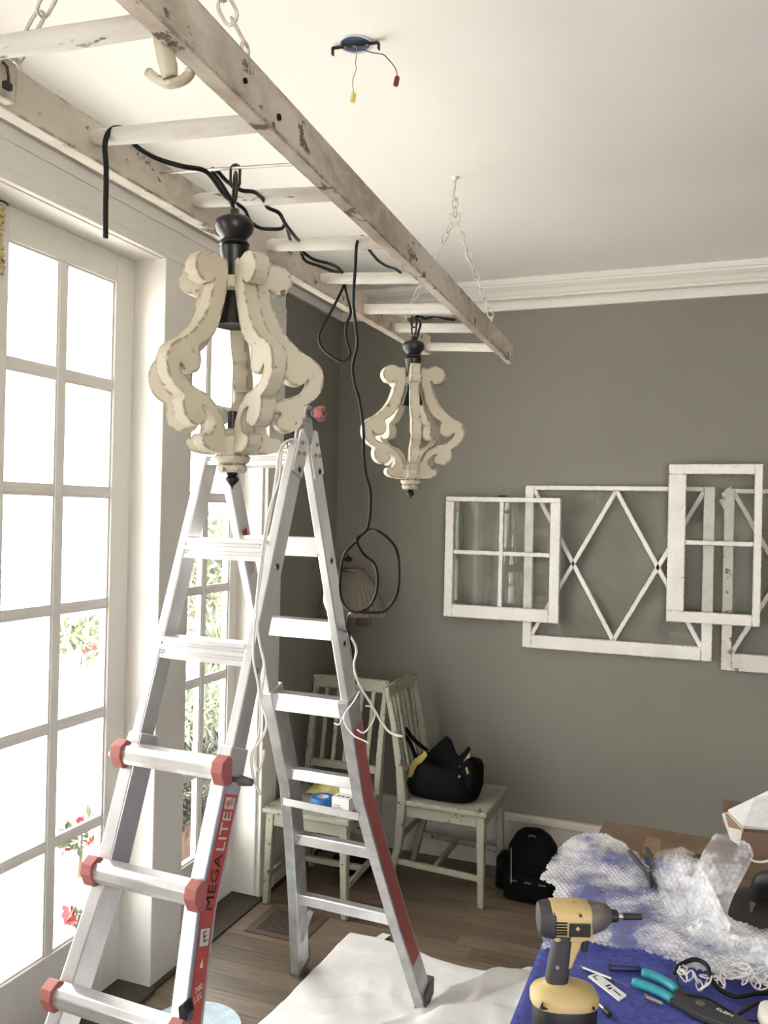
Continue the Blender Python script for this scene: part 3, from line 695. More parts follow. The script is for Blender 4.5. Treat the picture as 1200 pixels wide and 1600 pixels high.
# ================================================================== JUNCTION BOX
jb = thing('junction_box', 'open ceiling junction box with a mounting bar and two capped wires', 'electrical box', (HC.x, HC.y, ZC))
MB().lathe([(HR-.0015, 0), (HR-.0015, .05), (HR-.003, .05), (HR-.003, .001)], 28).add([(HR*.95*math.cos(2*PI*k/24), HR*.95*math.sin(2*PI*k/24), .048) for k in range(24)], [tuple(range(24))]).build('box', 'elbox', jb)
rim = MB().tube([(HR*1.02*math.cos(2*PI*k/28), HR*1.02*math.sin(2*PI*k/28), -.0008) for k in range(28)], .0032, 6, closed=True); rim.build('plaster_rim', 'plaster', jb, smooth=True)
b0, b1 = at(520, 74, Z=ZC-.004)-HC, at(592, 65, Z=ZC-.004)-HC; b0.z = b1.z = -.006
bar_ = MB().beam(b0, b1, .010, .0022, (0, 1, 0)); bar_.build('mounting_bar', 'iron', jb)
for e, d in ((b0, -1), (b1, 1)):
    MB().beam(e, e+Vector((0, 0, -.016)), .010, .003, (0, 1, 0)).build('bar_hook', 'iron', jb)
for t in (.28, .47, .74): MB().lathe([(.0034, -.0025), (.0034, .002)], 10, b0.lerp(b1, t)).build('screw', 'steel', jb)
for pts, mat, cap, capm in (([(557, 70), (557, 85), (555.5, 98), (556.5, 108), (552, 122), (551, 132), (553, 146)], 'copper', (553, 153), 'wnyel'), ([(566, 77), (580, 82), (598, 85), (606, 92), (614, 101), (619, 110), (621, 120)], 'iron', (624, 126), 'wnred')):
    wp = [at(a, b, Y=HC.y-.002*i)-HC for i, (a, b) in enumerate(pts)]
    wp[0].z = min(wp[0].z, .0)
    MB().tube(smoothpts(wp, 4), .0011, 6).build('wire', mat, jb, smooth=True)
    e = wp[-1]; MB().lathe([(.0052, -.020), (.0062, -.016), (.0058, -.002), (.004, .001)], 10, e+Vector((0, 0, -.0)), Vector((.2, 0, 1))).build('wire_nut', capm, jb)

# ================================================================== STEPLADDER
HX, HY, HZ = -1.112, 1.963, 1.8537
lad = thing('stepladder', 'folding aluminium A-frame ladder with red brackets standing by the French doors', 'ladder', (HX, HY, 0), math.radians(-2.5))
AN, AF = math.radians(19.79), math.radians(20.97); T1, SP = .1222, .2537
IW = .118; RW, RD = .024, .054
def LP(side, t, x=0, off=0):
    a = AN if side < 0 else AF
    return Vector((x, side*(t*math.sin(a)+off*math.cos(a)), HZ-t*math.cos(a)+off*math.sin(a)))      # off: outwards from the plane
def flare(t):                                                    # half width (inner face) of outer section by distance down
    for (t0, w0), (t1, w1) in (((0, .108), (1.175, .108)), ((1.175, .108), (1.39, .1315)), ((1.39, .1315), (1.64, .164)), ((1.64, .164), (2.0, .218))):
        if t <= t1: return w0+(w1-w0)*(t-t0)/(t1-t0)
    return .218
for side in (-1, 1):
    a = AN if side < 0 else AF; tend = (HZ-.012)/math.cos(a)
    for sx in (-1, 1):
        x = sx*(IW+RW/2)
        MB().beam(LP(side, .080, x), LP(side, 1.12, x), RW, RD).build('inner_rail', 'alu', lad, bevel=.003)
        # gusset plate at the head
        MB().prism([(-.025, .168), (.025, .168), (.025, .056), (.014, .046), (-.025, .092)], .005, lambda p, q_, t, side=side, sx=sx: LP(side, q_, sx*(IW+RW+.003)+t, p)).build('head_plate', 'alu', lad, bevel=.001)
        for (tt, of) in ((.085, .010), (.108, -.008), (.116, .014)):
            MB().lathe([(.0055, 0), (.0055, .003), (.003, .0045)], 10, LP(side, tt, sx*(IW+RW+.006), of), (sx, 0, 0)).build('rivet', 'steel', lad)
        for kk in range(3):
            MB().lathe([(.0095, 0), (.0095, .002), (.0062, .002), (.0062, .0002)], 14, LP(side, .155+kk*SP, sx*(IW+RW+.0001+(.006 if kk == 0 else 0)), 0), (sx, 0, 0)).build('lock_hole', 'steel', lad)
            MB().lathe([(.006, 0), (.006, .0008)], 12, LP(side, .155+kk*SP, sx*(IW+RW+.0004+(.006 if kk == 0 else 0)), 0), (sx, 0, 0)).build('hole', 'dark', lad)
        # outer section in flaring segments (one continuous rail)
        ts = [.835, 1.0, 1.175, 1.28, 1.39, 1.52, 1.64, 1.8, tend]; rings = []
        for t in ts:
            w0 = flare(t); xa, xb = sx*w0, sx*(w0+.036)
            rings.append([LP(side, t, xa, -.036), LP(side, t, xb, -.036), LP(side, t, xb, .036), LP(side, t, xa, .036)])
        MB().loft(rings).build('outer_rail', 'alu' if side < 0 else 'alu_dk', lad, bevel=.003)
        # foot
        w0 = flare(tend)
        MB().loft([[Vector(v)+Vector((0, 0, dz)) for v in [LP(side, tend, sx*(w0-.003), -.040), LP(side, tend, sx*(w0+.039), -.040), LP(side, tend, sx*(w0+.039), .040), LP(side, tend, sx*(w0-.003), .040)]] for dz in (.055, .0)]).build('foot', 'rubber', lad, bevel=.003)
    # inner rungs: ribbed extrusion
    for kk in range(4):
        p = LP(side, T1+SP*kk, 0, 0); sect = [(-.026, -.020), (.026, -.020), (.026, -.008), (.021, -.006), (.021, .0), (.026, .002), (.026, .012), (.020, .014), (.020, .020), (.026, .023), (.026, .032), (-.026, .032)]
        if kk == 3 and side < 0: continue
        MB().add([Vector((sx*(IW+.002), p.y+side*u, p.z+v)) for sx in (-1, 1) for u, v in sect], [tuple(range(12)), tuple(range(23, 11, -1))]+[((i+1) % 12, i, 12+i, 12+(i+1) % 12) for i in range(12)]).build('rung', 'alu', lad, bevel=.0015)
    for kk in (3, 4, 5, 6):
        t = T1+SP*kk; hw = flare(t)
        if side < 0:
            off = .044; p = LP(side, t, 0, off); hw += .020
            sect = [(-.020, -.020), (.016, -.024), (.022, -.012), (.022, .006), (.012, .018), (-.020, .018)]
            n = len(sect)
            MB().add([Vector((sx*hw, p.y+side*u, p.z+v)) for sx in (-1, 1) for u, v in sect], [tuple(range(n)), tuple(range(2*n-1, n-1, -1))]+[((i+1) % n, i, n+i, n+(i+1) % n) for i in range(n)]).build('tread', 'alu', lad, bevel=.002)
            for sx in (-1, 1):
                br = MB(); cc = [(-.066, .020), (.004, .030), (.026, .018), (.030, -.004), (.016, -.034), (-.012, -.038), (-.066, -.016)]
                n = len(cc)
                br.add([Vector((sx*(hw+dx), p.y+side*u, p.z+v)) for dx in (-.004, .026) for u, v in [(u_ if u_ > -.05 else -.012, v_) for u_, v_ in cc]], [tuple(range(n)), tuple(range(2*n-1, n-1, -1))]+[((i+1) % n, i, n+i, n+(i+1) % n) for i in range(n)])
                br.build('bracket', 'redplastic', lad, bevel=.002)
        elif kk > 3:
            p = LP(side, t, 0, 0)
            MB().beam((-hw-.002, p.y, p.z), (hw+.002, p.y, p.z), .034, .034, (0, 1, 0)).build('tread', 'alu', lad, bevel=.003)
# hinge and knobs
for sx in (-1, 1):
    for sg, rr_ in ((-1, .024), (1, .024)):
        a = AN if sg < 0 else AF
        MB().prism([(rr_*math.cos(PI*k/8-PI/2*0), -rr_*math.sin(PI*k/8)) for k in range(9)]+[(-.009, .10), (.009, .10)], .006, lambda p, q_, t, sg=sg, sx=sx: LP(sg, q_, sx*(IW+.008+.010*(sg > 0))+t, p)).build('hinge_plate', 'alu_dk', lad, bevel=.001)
    MB().lathe([(.022, -.016), (.022, .016)], 20, (sx*(IW+.012), 0, HZ), (1, 0, 0)).build('hinge_drum', 'alu_dk', lad, bevel=.002)
    MB().lathe([(.010, 0), (.014, .006), (.014, .016), (.009, .018)], 16, (sx*(IW+.030), 0, HZ), (sx, 0, 0)).build('hinge_axle', 'rubber', lad, smooth='auto')
    kn = MB(); n = 40; rings = []
    for (xx, sc_) in ((.0, .7), (.005, 1), (.018, 1), (.023, .8), (.023, .3)):
        rings.append([Vector((sx*(IW+.046+xx), sc_*(.018+.0035*math.cos(5*2*PI*k/n))*math.cos(2*PI*k/n), HZ+sc_*(.018+.0035*math.cos(5*2*PI*k/n))*math.sin(2*PI*k/n))) for k in range(n)])
    kn.loft(rings).build('knob', 'redplastic', lad, smooth='auto')
    MB().lathe([(.006, .0), (.006, .0015)], 12, (sx*(IW+.0695), 0, HZ), (sx, 0, 0)).build('knob_cap', 'rubber', lad)
# spreader bar, brace, lock pins, clip
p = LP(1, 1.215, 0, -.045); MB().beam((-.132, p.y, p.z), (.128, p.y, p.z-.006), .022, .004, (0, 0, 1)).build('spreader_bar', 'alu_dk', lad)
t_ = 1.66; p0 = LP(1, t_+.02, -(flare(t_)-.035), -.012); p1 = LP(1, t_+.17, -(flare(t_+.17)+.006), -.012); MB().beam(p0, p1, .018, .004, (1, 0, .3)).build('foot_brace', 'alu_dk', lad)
p = LP(-1, 1.0-.03+SP*.0+.0, 0, .0)
tt = T1+SP*3
MB().lathe([(.006, 0), (.007, .03), (.004, .036)], 12, LP(-1, tt+.01, -(flare(tt)+.044), .03), (-1, 0, 0)).build('lock_pin', 'alu', lad, smooth='auto')
lk = MB().lathe([(.006, 0), (.006, .018), (.011, .020), (.011, .030), (.008, .052), (.004, .054)], 12, LP(-1, tt+.02, flare(tt)+.036, .010), (1, 0, 0)); lk.build('lock_pin', 'rubber', lad, smooth='auto')
ck = MB(); c_ = LP(-1, 1.352, flare(1.352)+.036, .036)
ck.prism([(-.006, -.028), (.010, -.018), (.014, .004), (.004, .026), (-.012, .014)], .026, lambda a, b, t: c_+Vector((a*.9+.004, t-.006, b))).build('clip', 'blk', lad, bevel=.003)
# labels on the outer faces
def side_label(side, sx, t0, t1, hw, mat, lift=.0006):
    n = 10; mb = MB(); ev = 1
    vs = []
    for i in range(n+1):
        t = t0+(t1-t0)*i/n; x = sx*(flare(t)+.036+lift)
        vs += [LP(side, t, x, -hw), LP(side, t, x, hw)]
    mb.add(vs, [(2*i, 2*i+1, 2*i+3, 2*i+2) for i in range(n)]); return mb.build('label', mat, lad)
def ltext(body, t, size, mat, rot=0, off=0, lift=.0016):
    x = flare(t)+.036+lift
    ex = LP(-1, t-.01, 0)-LP(-1, t, 0) if rot == 0 else Vector((0, 1, 0))
    ey = Vector((0, -1, 0)) if rot == 0 else (LP(-1, t-.01, 0)-LP(-1, t, 0))
    dxt = (flare(t-.01)-flare(t)); 
    ex = ex+Vector((dxt, 0, 0)) if rot == 0 else ex
    ey = ey if rot == 0 else ey+Vector((dxt, 0, 0))
    if rot == 0: ey = -ey*-1
    text('lettering', body, mat, lad, size, frame(LP(-1, t, x, off), ex, ey), .0004)
side_label(-1, 1, .935, 1.20, .026, 'redlabel'); side_label(-1, 1, 1.245, 1.75, .024, 'redlabel'); side_label(-1, 1, 1.20, 1.245, .024, 'pinklabel')
ltext('LITE', 1.013, .046, 'label'); ltext('MEGA', 1.117, .043, 'blackprint')
side_label(-1, 1, .942, .966, .020, 'label', .0010); ltext('IRE', .954, .020, 'redlabel', 1)
side_label(-1, 1, 1.207, 1.240, .017, 'label', .0010); ltext('E', 1.223, .030, 'blackprint', 1)
ltext('300', 1.318, .017, 'label', 1); ltext('LBS', 1.335, .017, 'label', 1); ltext('S', 1.392, .024, 'label')
# arrow mark
MB().add([LP(-1, 1.262, flare(1.262)+.0375, 0), LP(-1, 1.280, flare(1.280)+.0375, -.006), LP(-1, 1.280, flare(1.280)+.0375, .006)], [(0, 1, 2)]).build('arrow_mark', 'white', lad)
side_label(1, 1, .93, 1.80, .028, 'pinklabel')
for side, sx, t in ((1, -1, .32),):
    MB().add([LP(1, t, sx*IW+.0008, -.014), LP(1, t, sx*IW+.0008, .012), LP(1, t+.14, sx*IW+.0008, .012), LP(1, t+.14, sx*IW+.0008, -.014)], [(0, 1, 2, 3)]).build('label', 'label', lad)
    MB().add([LP(1, t+.004, sx*IW+.0014, -.012), LP(1, t+.004, sx*IW+.0014, .010), LP(1, t+.03, sx*IW+.0014, .010), LP(1, t+.03, sx*IW+.0014, -.012)], [(0, 1, 2, 3)]).build('label_mark', 'redlabel', lad)
p = LP(-1, T1, 0, .0)
MB().box((.02, p.y-.0266, p.z+.014), (.085, p.y-.0262, p.z+.024)).build('label', 'wnyel', lad)

# white cables draped on the stepladder
cord('white cable draped down the near right rail of the stepladder', A([(470, 690, 1.96), (449, 689, 1.88), (437, 705, 1.84), (432, 740, 1.83), (424, 796, 1.80), (415, 845, 1.78), (407, 904, 1.75), (400, 950, 1.72), (405, 1000, 1.72), (413, 1042, 1.72), (408, 1093, 1.70), (417, 1127, 1.69), (410, 1152, 1.68), (396, 1172, 1.67), (393, 1192, 1.665), (398, 1222, 1.66), (407, 1242, 1.66)]), .0034, 'cordw', 'white_cable', 'white cables on the stepladder')
cord('second white cable beside the first on the near right rail of the stepladder', A([(466, 688, 1.955), (446, 692, 1.87), (439, 712, 1.845), (436, 750, 1.825), (420, 800, 1.795), (410, 860, 1.765), (402, 925, 1.735), (397, 985, 1.71), (396, 1030, 1.70), (404, 1075, 1.70), (406, 1130, 1.69), (398, 1178, 1.67), (402, 1205, 1.66), (410, 1190, 1.655), (413, 1172, 1.65)]), .003, 'cordw', 'white_cable', 'white cables on the stepladder')
cord('white cable hanging inside the far right rail of the stepladder', A([(470, 690, 1.965), (480, 705, 2.0), (486, 733, 2.03), (497, 782, 2.06), (503, 830, 2.08), (500, 873, 2.09), (508, 915, 2.12), (507, 940, 2.13), (516, 962, 2.15), (522, 976, 2.20), (535, 984, 2.24), (549, 997, 2.25), (557, 1016, 2.27), (553, 1041, 2.28), (561, 1069, 2.30), (579, 1099, 2.31), (596, 1128, 2.32), (610, 1145, 2.32), (629, 1151, 2.32)]), .0034, 'cordw', 'white_cable', 'white cables on the stepladder')
cord('white cable whisker crossing the far right rail of the stepladder', A([(562, 1080, 2.19), (552, 1097, 2.19), (542, 1110, 2.19), (535, 1122, 2.19), (530, 1132, 2.19), (522, 1130, 2.19)]), .0022, 'cordw', 'white_cable', 'white cables on the stepladder')
cord('white cable whisker curling down over the far right rail of the stepladder', A([(540, 1112, 2.185), (537, 1124, 2.185), (543, 1138, 2.185), (554, 1150, 2.185), (566, 1156, 2.19), (576, 1161, 2.19)]), .0022, 'cordw', 'white_cable', 'white cables on the stepladder')
cord('white cable looping round the lock pin of the far right rail', A([(571, 1103, 2.30), (581, 1105, 2.30), (586, 1116, 2.29), (579, 1134, 2.28), (568, 1145, 2.27), (558, 1140, 2.26)]), .0024, 'cordw', 'white_cable', 'white cables on the stepladder')

# ================================================================== CHAIRS
def chair(label, loc, rotz):
    """front towards local -y; width .37"""
    r = thing('slat_back_chair', label, 'chair', loc, rotz, 'pale green slat-back chairs')
    W, D, SH, BH = .362, .375, .395, .862; hw = W/2
    def tub(nm, p, q_, a, b, a2=None, b2=None): return MB().beam(p, q_, a, b, (1, 0, 0), a2, b2).build(nm, 'chair', r, bevel=.004)
    for sx in (-1, 1):
        tub('leg', (sx*(hw-.006), -D/2, 0), (sx*(hw-.018), -D/2+.010, SH-.022), .026, .026, .036, .036)
        x = sx*(hw-.012); lg = MB(); rings = []
        for (yy, zz, a, b) in ((.225, 0, .024, .028), (.178, .20, .028, .034), (.165, SH, .030, .040), (.178, .52, .028, .034), (.212, .72, .026, .028), (.244, BH-.008, .024, .024)):
            rings.append([Vector((x-a/2, yy-b/2, zz)), Vector((x+a/2, yy-b/2, zz)), Vector((x+a/2, yy+b/2, zz)), Vector((x-a/2, yy+b/2, zz))])
        lg.loft(rings).build('leg', 'chair', r, bevel=.004)
        tub('apron', (sx*(hw-.018), -D/2+.02, SH-.048), (sx*(hw-.018), .15, SH-.048), .016, .050)
        tub('side_stretcher', (sx*(hw-.012), -D/2+.006, .115), (sx*(hw-.013), .186, .130), .016, .026)
    MB().beam((-hw+.02, -D/2+.004, SH-.048), (hw-.02, -D/2+.004, SH-.048), .050, .016, (0, 0, 1)).build('apron', 'chair', r, bevel=.002)
    MB().beam((-hw+.02, .16, SH-.048), (hw-.02, .16, SH-.048), .046, .016, (0, 0, 1)).build('apron', 'chair', r, bevel=.002)
    MB().beam((-hw+.012, .02, .122), (hw-.012, .02, .122), .024, .018, (0, 0, 1)).build('cross_stretcher', 'chair', r, bevel=.002)
    MB().beam((-hw+.012, .196, .205), (hw-.012, .196, .205), .022, .016, (0, 0, 1)).build('rear_stretcher', 'chair', r, bevel=.002)
    st = MB().prism([(-hw-.012, -D/2-.020), (hw+.012, -D/2-.020), (hw+.004, .146), (-hw-.004, .146)], .022, lambda a, b, t: Vector((a, b, SH-.011+t))); st.build('seat', 'chair', r, bevel=.005)
    tp = MB(); rings = []
    for i in range(9):
        x = -hw-.004+(W+.008)*i/8; bow = .016*(1-((i-4)/4)**2); c = Vector((x, .238+bow, BH))
        rings.append([c+Vector((0, -.010, -.052)), c+Vector((0, .008, -.052)), c+Vector((0, .014, .004)), c+Vector((0, -.006, .004))])
    tp.loft(rings).build('top_rail', 'chair', r, bevel=.003)
    MB().beam((-hw+.02, .172, .490), (hw-.02, .172, .490), .034, .018, (0, 0, 1)).build('lower_back_rail', 'chair', r, bevel=.002)
    for i in range(5):
        x = -hw+.012+(W-.024)*(i+1)/6; bow = .012*(1-((i-2)/3)**2)
        MB().beam((x*.96, .174, .485), (x, .228+bow, BH-.045), .019, .011, (1, 0, 0)).build('slat', 'chair', r, bevel=.002)
    return r
chL = chair('pale green slat-back chair against the casing, carrying tape and a small box', (-1.499, 3.277, 0), 0)
chR = chair('pale green slat-back chair turned sideways, carrying the black tool bag', (-1.040, 3.578, 0), math.radians(90))

# things on the left chair
SH = .3955
tp = at(504, 1258, Z=SH); tp.z = SH
t = thing('tape_roll', 'roll of blue painter tape on the left chair seat', 'tape', tp)
MB().lathe([(.026, .000), (.048, .000), (.049, .002), (.049, .034), (.048, .036), (.026, .036), (.026, .000)], 36).build('tape', 'bluetape', t, smooth='auto')
MB().lathe([(.0235, .0015), (.0265, .0015), (.0265, .0355), (.0235, .0355), (.0235, .0015)], 32).build('cardboard_core', 'paper', t, smooth='auto')
bp = at(532, 1268, Z=SH)
t = thing('small_carton', 'small white carton with dark print beside the blue tape', 'carton', (bp.x, bp.y+.045, SH), math.radians(-6))
MB().box((-.040, -.040, 0), (.040, .040, .052)).build('body', 'paper', t, bevel=.001)
for i, (xx, ww) in enumerate(((-.026, .014), (-.006, .012), (.014, .016))): MB().box((xx, -.022, .0522), (xx+ww, -.012, .0528)).build('print', 'blackprint', t)
MB().box((-.03, -.0407, .012), (.01, -.0402, .014)).build('print', 'grey', t); MB().box((-.03, -.0407, .02), (.0, -.0402, .022)).build('print', 'grey', t)
MB().box((-.040, .022, .052), (.040, .0235, .075)).build('flap', 'paper', t)
yb = MB()
def ybf(u, v):
    x = (u-.5)*.26; yv = (v-.5)*.13; rr_ = max(0, 1-(2*u-1)**2)*max(0, 1-(2*v-1)**2)
    return Vector((x, yv, .004+rr_**.6*.075*(.7+.6*noise.noise(Vector((u*5, v*5, 3))))))
yb.grid(ybf, 22, 14)
o = yb.build('plastic_bag', 'yelbag', solid=.002); o.location = (-1.475, 3.355, SH+.002); tag(o, 'crumpled yellow plastic bag at the back of the left chair seat', 'bag')
# dark bundle on the floor under the left chair
def blob(rings_spec, n=20, power=3, cx=0, cy=0, nz=.0, seed=0):
    """rings: (z, halfx, halfy, ox, oy) superellipse loft"""
    rings = []
    for (z, a, b, ox, oy) in rings_spec:
        rg = []
        for k in range(n):
            th = 2*PI*k/n; c, s_ = math.cos(th), math.sin(th); e = 2/power
            v = Vector((ox+a*abs(c)**e*(1 if c >= 0 else -1), oy+b*abs(s_)**e*(1 if s_ >= 0 else -1), z))
            if nz: v += Vector((noise.noise(v*14+Vector((seed, 0, 0))), noise.noise(v*14+Vector((0, seed, 5))), noise.noise(v*11+Vector((3, 0, seed)))*.6))*nz
            rg.append(v)
        rings.append(rg)
    return MB().loft(rings)
bd = blob([(0, .07, .05, 0, 0), (.02, .095, .07, 0, 0), (.06, .09, .065, 0, 0), (.09, .06, .045, .01, 0), (.10, .02, .02, .01, 0)], 20, 2.2, nz=.012, seed=4)
o = bd.build('cloth_bundle', 'bagblk', smooth=True); o.location = (-1.47, 3.52, .004); tag(o, 'dark bundle on the floor under the left chair', 'bundle')

# tool bag on the right chair
tb = thing('tool_bag', 'black canvas tool bag slumped open on the right chair', 'bag', (-1.055, 3.545, SH))
body = blob([(0.001, .125, .095, 0, 0), (.012, .150, .115, 0, 0), (.05, .158, .12, 0, 0), (.10, .150, .118, .002, 0), (.135, .146, .108, .006, 0), (.150, .138, .098, .008, 0), (.140, .125, .085, .008, 0), (.10, .118, .078, .008, 0)], 32, 3.2, nz=.014, seed=2)
body.build('body', 'bagblk', tb, smooth=True)
o_ = Vector((-1.055, 3.545, SH))
def slab(pxs, Y, th, mat, name, parent, bevel=.003, lean=0.0):
    pts = [at(a, b, Y=Y) for a, b in pxs]; c = parent_loc(parent); zc = min(p.z for p in pts)
    mb = MB(); n = len(pts)
    vs = [p-c+Vector((0, -th/2+lean*(p.z-zc), 0)) for p in pts]+[p-c+Vector((0, th/2+lean*(p.z-zc), 0)) for p in pts]
    mb.add(vs, [tuple(range(n)), tuple(range(2*n-1, n-1, -1))]+[((i+1) % n, i, n+i, n+(i+1) % n) for i in range(n)])
    return mb.build(name, mat, parent, bevel=bevel)
slab([(652, 1215), (655, 1192), (672, 1172), (692, 1154), (700, 1160), (708, 1178), (716, 1190), (712, 1212), (690, 1225)], 3.50, .016, 'bagblk', 'front_flap', tb, lean=.25)
slab([(638, 1214), (641, 1196), (648, 1186), (665, 1173), (668, 1180), (658, 1193), (656, 1214)], 3.462, .008, 'bagyel', 'yellow_lining', tb, .001)
slab([(698, 1210), (712, 1188), (732, 1166), (735, 1172), (722, 1196), (704, 1214)], 3.47, .014, 'bagblk', 'rear_flap', tb)
slab([(701, 1213), (722, 1193), (734, 1175), (735, 1183), (724, 1198), (704, 1213)], 3.462, .006, 'bagtan', 'tan_lining', tb, .001)
slab([(727, 1200), (730, 1198), (733, 1208), (730, 1210)], 3.425, .006, 'bagtan', 'leather_tab', tb, .001)
slab([(720, 1193), (734, 1182), (741, 1192), (743, 1215), (738, 1234), (722, 1236)], 3.47, .05, 'bagblk', 'end_pocket', tb, .01)
mb = MB().tube(smoothpts([p-o_ for p in A([(650, 1184, 3.50), (640, 1160, 3.52), (631, 1145, 3.53), (634, 1139, 3.54), (642, 1150, 3.55), (655, 1163, 3.55), (668, 1173, 3.54)])], 5), .009, 8, flat=.4); mb.build('handle', 'bagblk', tb, smooth=True)
MB().lathe([(.005, 0), (.005, .004)], 10, at(718, 1213, Y=3.428)-o_, (0, -1, 0)).build('rivet', 'steel', tb)

# backpack on the floor
bpk = thing('tool_backpack', 'black tool backpack standing on the floor against the baseboard', 'bag', (-.690, 3.640, 0))
blob([(0, .085, .075, 0, 0), (.01, .112, .095, 0, 0), (.05, .120, .10, 0, 0), (.13, .115, .095, .0, .01), (.19, .098, .08, -.005, .03), (.225, .075, .06, -.008, .045), (.245, .045, .035, -.010, .05), (.250, .015, .012, -.010, .05)], 28, 3, nz=.006, seed=9).build('body', 'bagblk', bpk, smooth=True)
blob([(0.004, .085, .02, 0, 0), (.012, .10, .03, 0, 0), (.10, .098, .03, 0, 0), (.112, .085, .02, 0, 0)], 20, 3.5).build('front_pocket', 'bagblk', bpk, smooth=True).location = (.0, -.100, .0)
for sx in (-1, 1): blob([(.01, .02, .05, 0, 0), (.02, .03, .06, 0, 0), (.13, .028, .058, 0, 0), (.145, .016, .045, 0, 0)], 18, 3).build('side_pocket', 'bagblk', bpk, smooth=True).location = (sx*.125, .0, .0)
MB().tube([(-.072, -.105, .215), (-.062, -.135, .08)], .0022, 6).build('pole', 'steel', bpk)
for xx in (-.07, -.01, .05): MB().box((xx, -.134, .088), (xx+.030, -.1305, .093)).build('pocket_trim', 'rubber', bpk)
MB().tube(smoothpts([(-.02, .0, .232), (-.014, -.012, .243), (.002, -.014, .245), (.010, -.004, .238)], 4), .004, 6).build('loop', 'grey', bpk)
MB().tube(smoothpts([(-.05, -.075, .130), (-.02, -.086, .148), (.02, -.086, .148), (.05, -.078, .130)], 4), .003, 6).build('pocket_piping', 'bagblk', bpk)

# wall lamp in the corner
wl = thing('wall_lamp', 'small wall lamp with a pleated cloth shade in the corner behind the stepladder', 'lamp', at(550, 960, Y=3.70))
n = 72; rings = []
for (f_, z) in ((1, 0), (.97, .03), (.62, .145), (.35, .205)):
    R_ = .168*f_; rings.append([Vector((R_*(1+(.035 if k % 2 else -.0))*math.cos(2*PI*k/n), .74*R_*(1+(.035 if k % 2 else 0))*math.sin(2*PI*k/n), z)) for k in range(n)])
MB().loft(rings, cap=False).build('shade', 'shade', wl, solid=.002)
MB().lathe([(.052, .203), (.056, .206), (.056, .217), (.050, .219)], 24).build('top_ring', 'brass', wl)
MB().tube([(0, 0, .02), (0, 0, .24)], .004, 8).tube([(0, 0, .02), (0, .10, .0), (0, .145, -.02)], .005, 8).build('stem', 'brass', wl)
lf = MB()
for a, l in ((-.9, .05), (-.2, .045), (.5, .03)):
    p = Vector((-.02, 0, .245)); d = Vector((math.sin(a), 0, math.cos(a))); s_ = Vector((d.z, 0, -d.x)); lf.add([p, p+d*l*.5+s_*.010, p+d*l, p+d*l*.5-s_*.010], [(0, 1, 2, 3)])
lf.build('leaf_finial', 'iron', wl, solid=.003)
MB().box((-.035, .135, -.07), (.035, .149, .03)).build('backplate', 'brass', wl, bevel=.004)
pb = at(500, 968, Y=3.78)
place(MB().box((pb.x-.045, 3.775, pb.z-.022), (pb.x+.04, YB-.0005, pb.z+.020)), 'wall_shelf', 'grey', 'small grey box on the back wall left of the corner lamp', 'box', bevel=.003)

# floor register
fr = thing('floor_register', 'brown wooden floor vent beside the left chair', 'vent', (-1.512, 2.965, 0))
mb = MB(); mb.box((-.125, -.115, 0), (.125, -.085, .004)); mb.box((-.125, .085, 0), (.125, .115, .004)); mb.box((-.125, -.085, 0), (-.09, .085, .004)); mb.box((.09, -.085, 0), (.125, .085, .004)); mb.build('frame', 'register', fr)
MB().box((-.09, -.085, 0), (.09, .085, .0012)).build('duct', 'dark', fr)
for i in range(11): MB().box((-.09, -.076+i*.0148, .0012), (.09, -.076+i*.0148+.007, .0034)).build('slat', 'register', fr)

# drop cloth
def cut(poly, x, y):
    ins = False; j = len(poly)-1
    for i in range(len(poly)):
        (xi, yi), (xj, yj) = poly[i], poly[j]
        if (yi > y) != (yj > y) and x < (xj-xi)*(y-yi)/(yj-yi)+xi: ins = not ins
        j = i
    return ins
DC = [(-1.252, 2.985), (-1.28, 2.60), (-1.315, 2.25), (-1.33, 1.55), (-.22, 1.55), (-.30, 2.60), (-.50, 2.98), (-.575, 3.02), (-.64, 2.94), (-.76, 2.925), (-.93, 2.945), (-1.12, 2.992)]
def dch(x, y):
    rd = lambda t: max(0, t)
    h = .005+.004*(noise.noise(Vector((x*5, y*5, 0)))+.6)
    def ridge(ax, ay, bx_, by, wd, amp):
        d = Vector((bx_-ax, by-ay)); L = d.length; d /= L; p = Vector((x-ax, y-ay)); s_ = p.dot(d); o = abs(p.x*d.y-p.y*d.x)
        tp = max(0, min(1, s_/.08))*max(0, min(1, (L-s_)/.15)); return amp*math.exp(-(o/wd)**2)*tp
    h += ridge(-.86, 2.60, -.55, 3.0, .016, .045)+ridge(-.84, 2.55, -.50, 2.75, .020, .045)+ridge(-1.15, 2.42, -.86, 2.62, .014, .014)+ridge(-1.05, 2.30, -.84, 2.60, .013, .016)+ridge(-.80, 2.52, -.60, 2.35, .018, .03)+ridge(-.55, 2.7, -.50, 3.02, .02, .04)+ridge(-.98, 2.35, -.62, 2.62, .02, .018)+ridge(-1.2, 2.5, -.95, 2.66, .018, .007)+ridge(-.72, 2.70, -.64, 2.93, .016, .020)
    h += .006*max(0, noise.noise(Vector((x*14, y*14, 2))))
    # pressed flat under the ladder foot
    for fx_, fy in ((-.876, 2.69),):
        d2 = ((x-fx_)**2+(y-fy)**2)**.5
        h *= min(1, max(.12, (d2-.04)/.06))
    return max(h, .0022)
DT = smoothpts([(-1.252, 2.985, 0), (-1.12, 2.992, 0), (-.93, 2.945, 0), (-.76, 2.925, 0), (-.64, 2.945, 0), (-.575, 3.015, 0), (-.50, 2.985, 0)], 8)
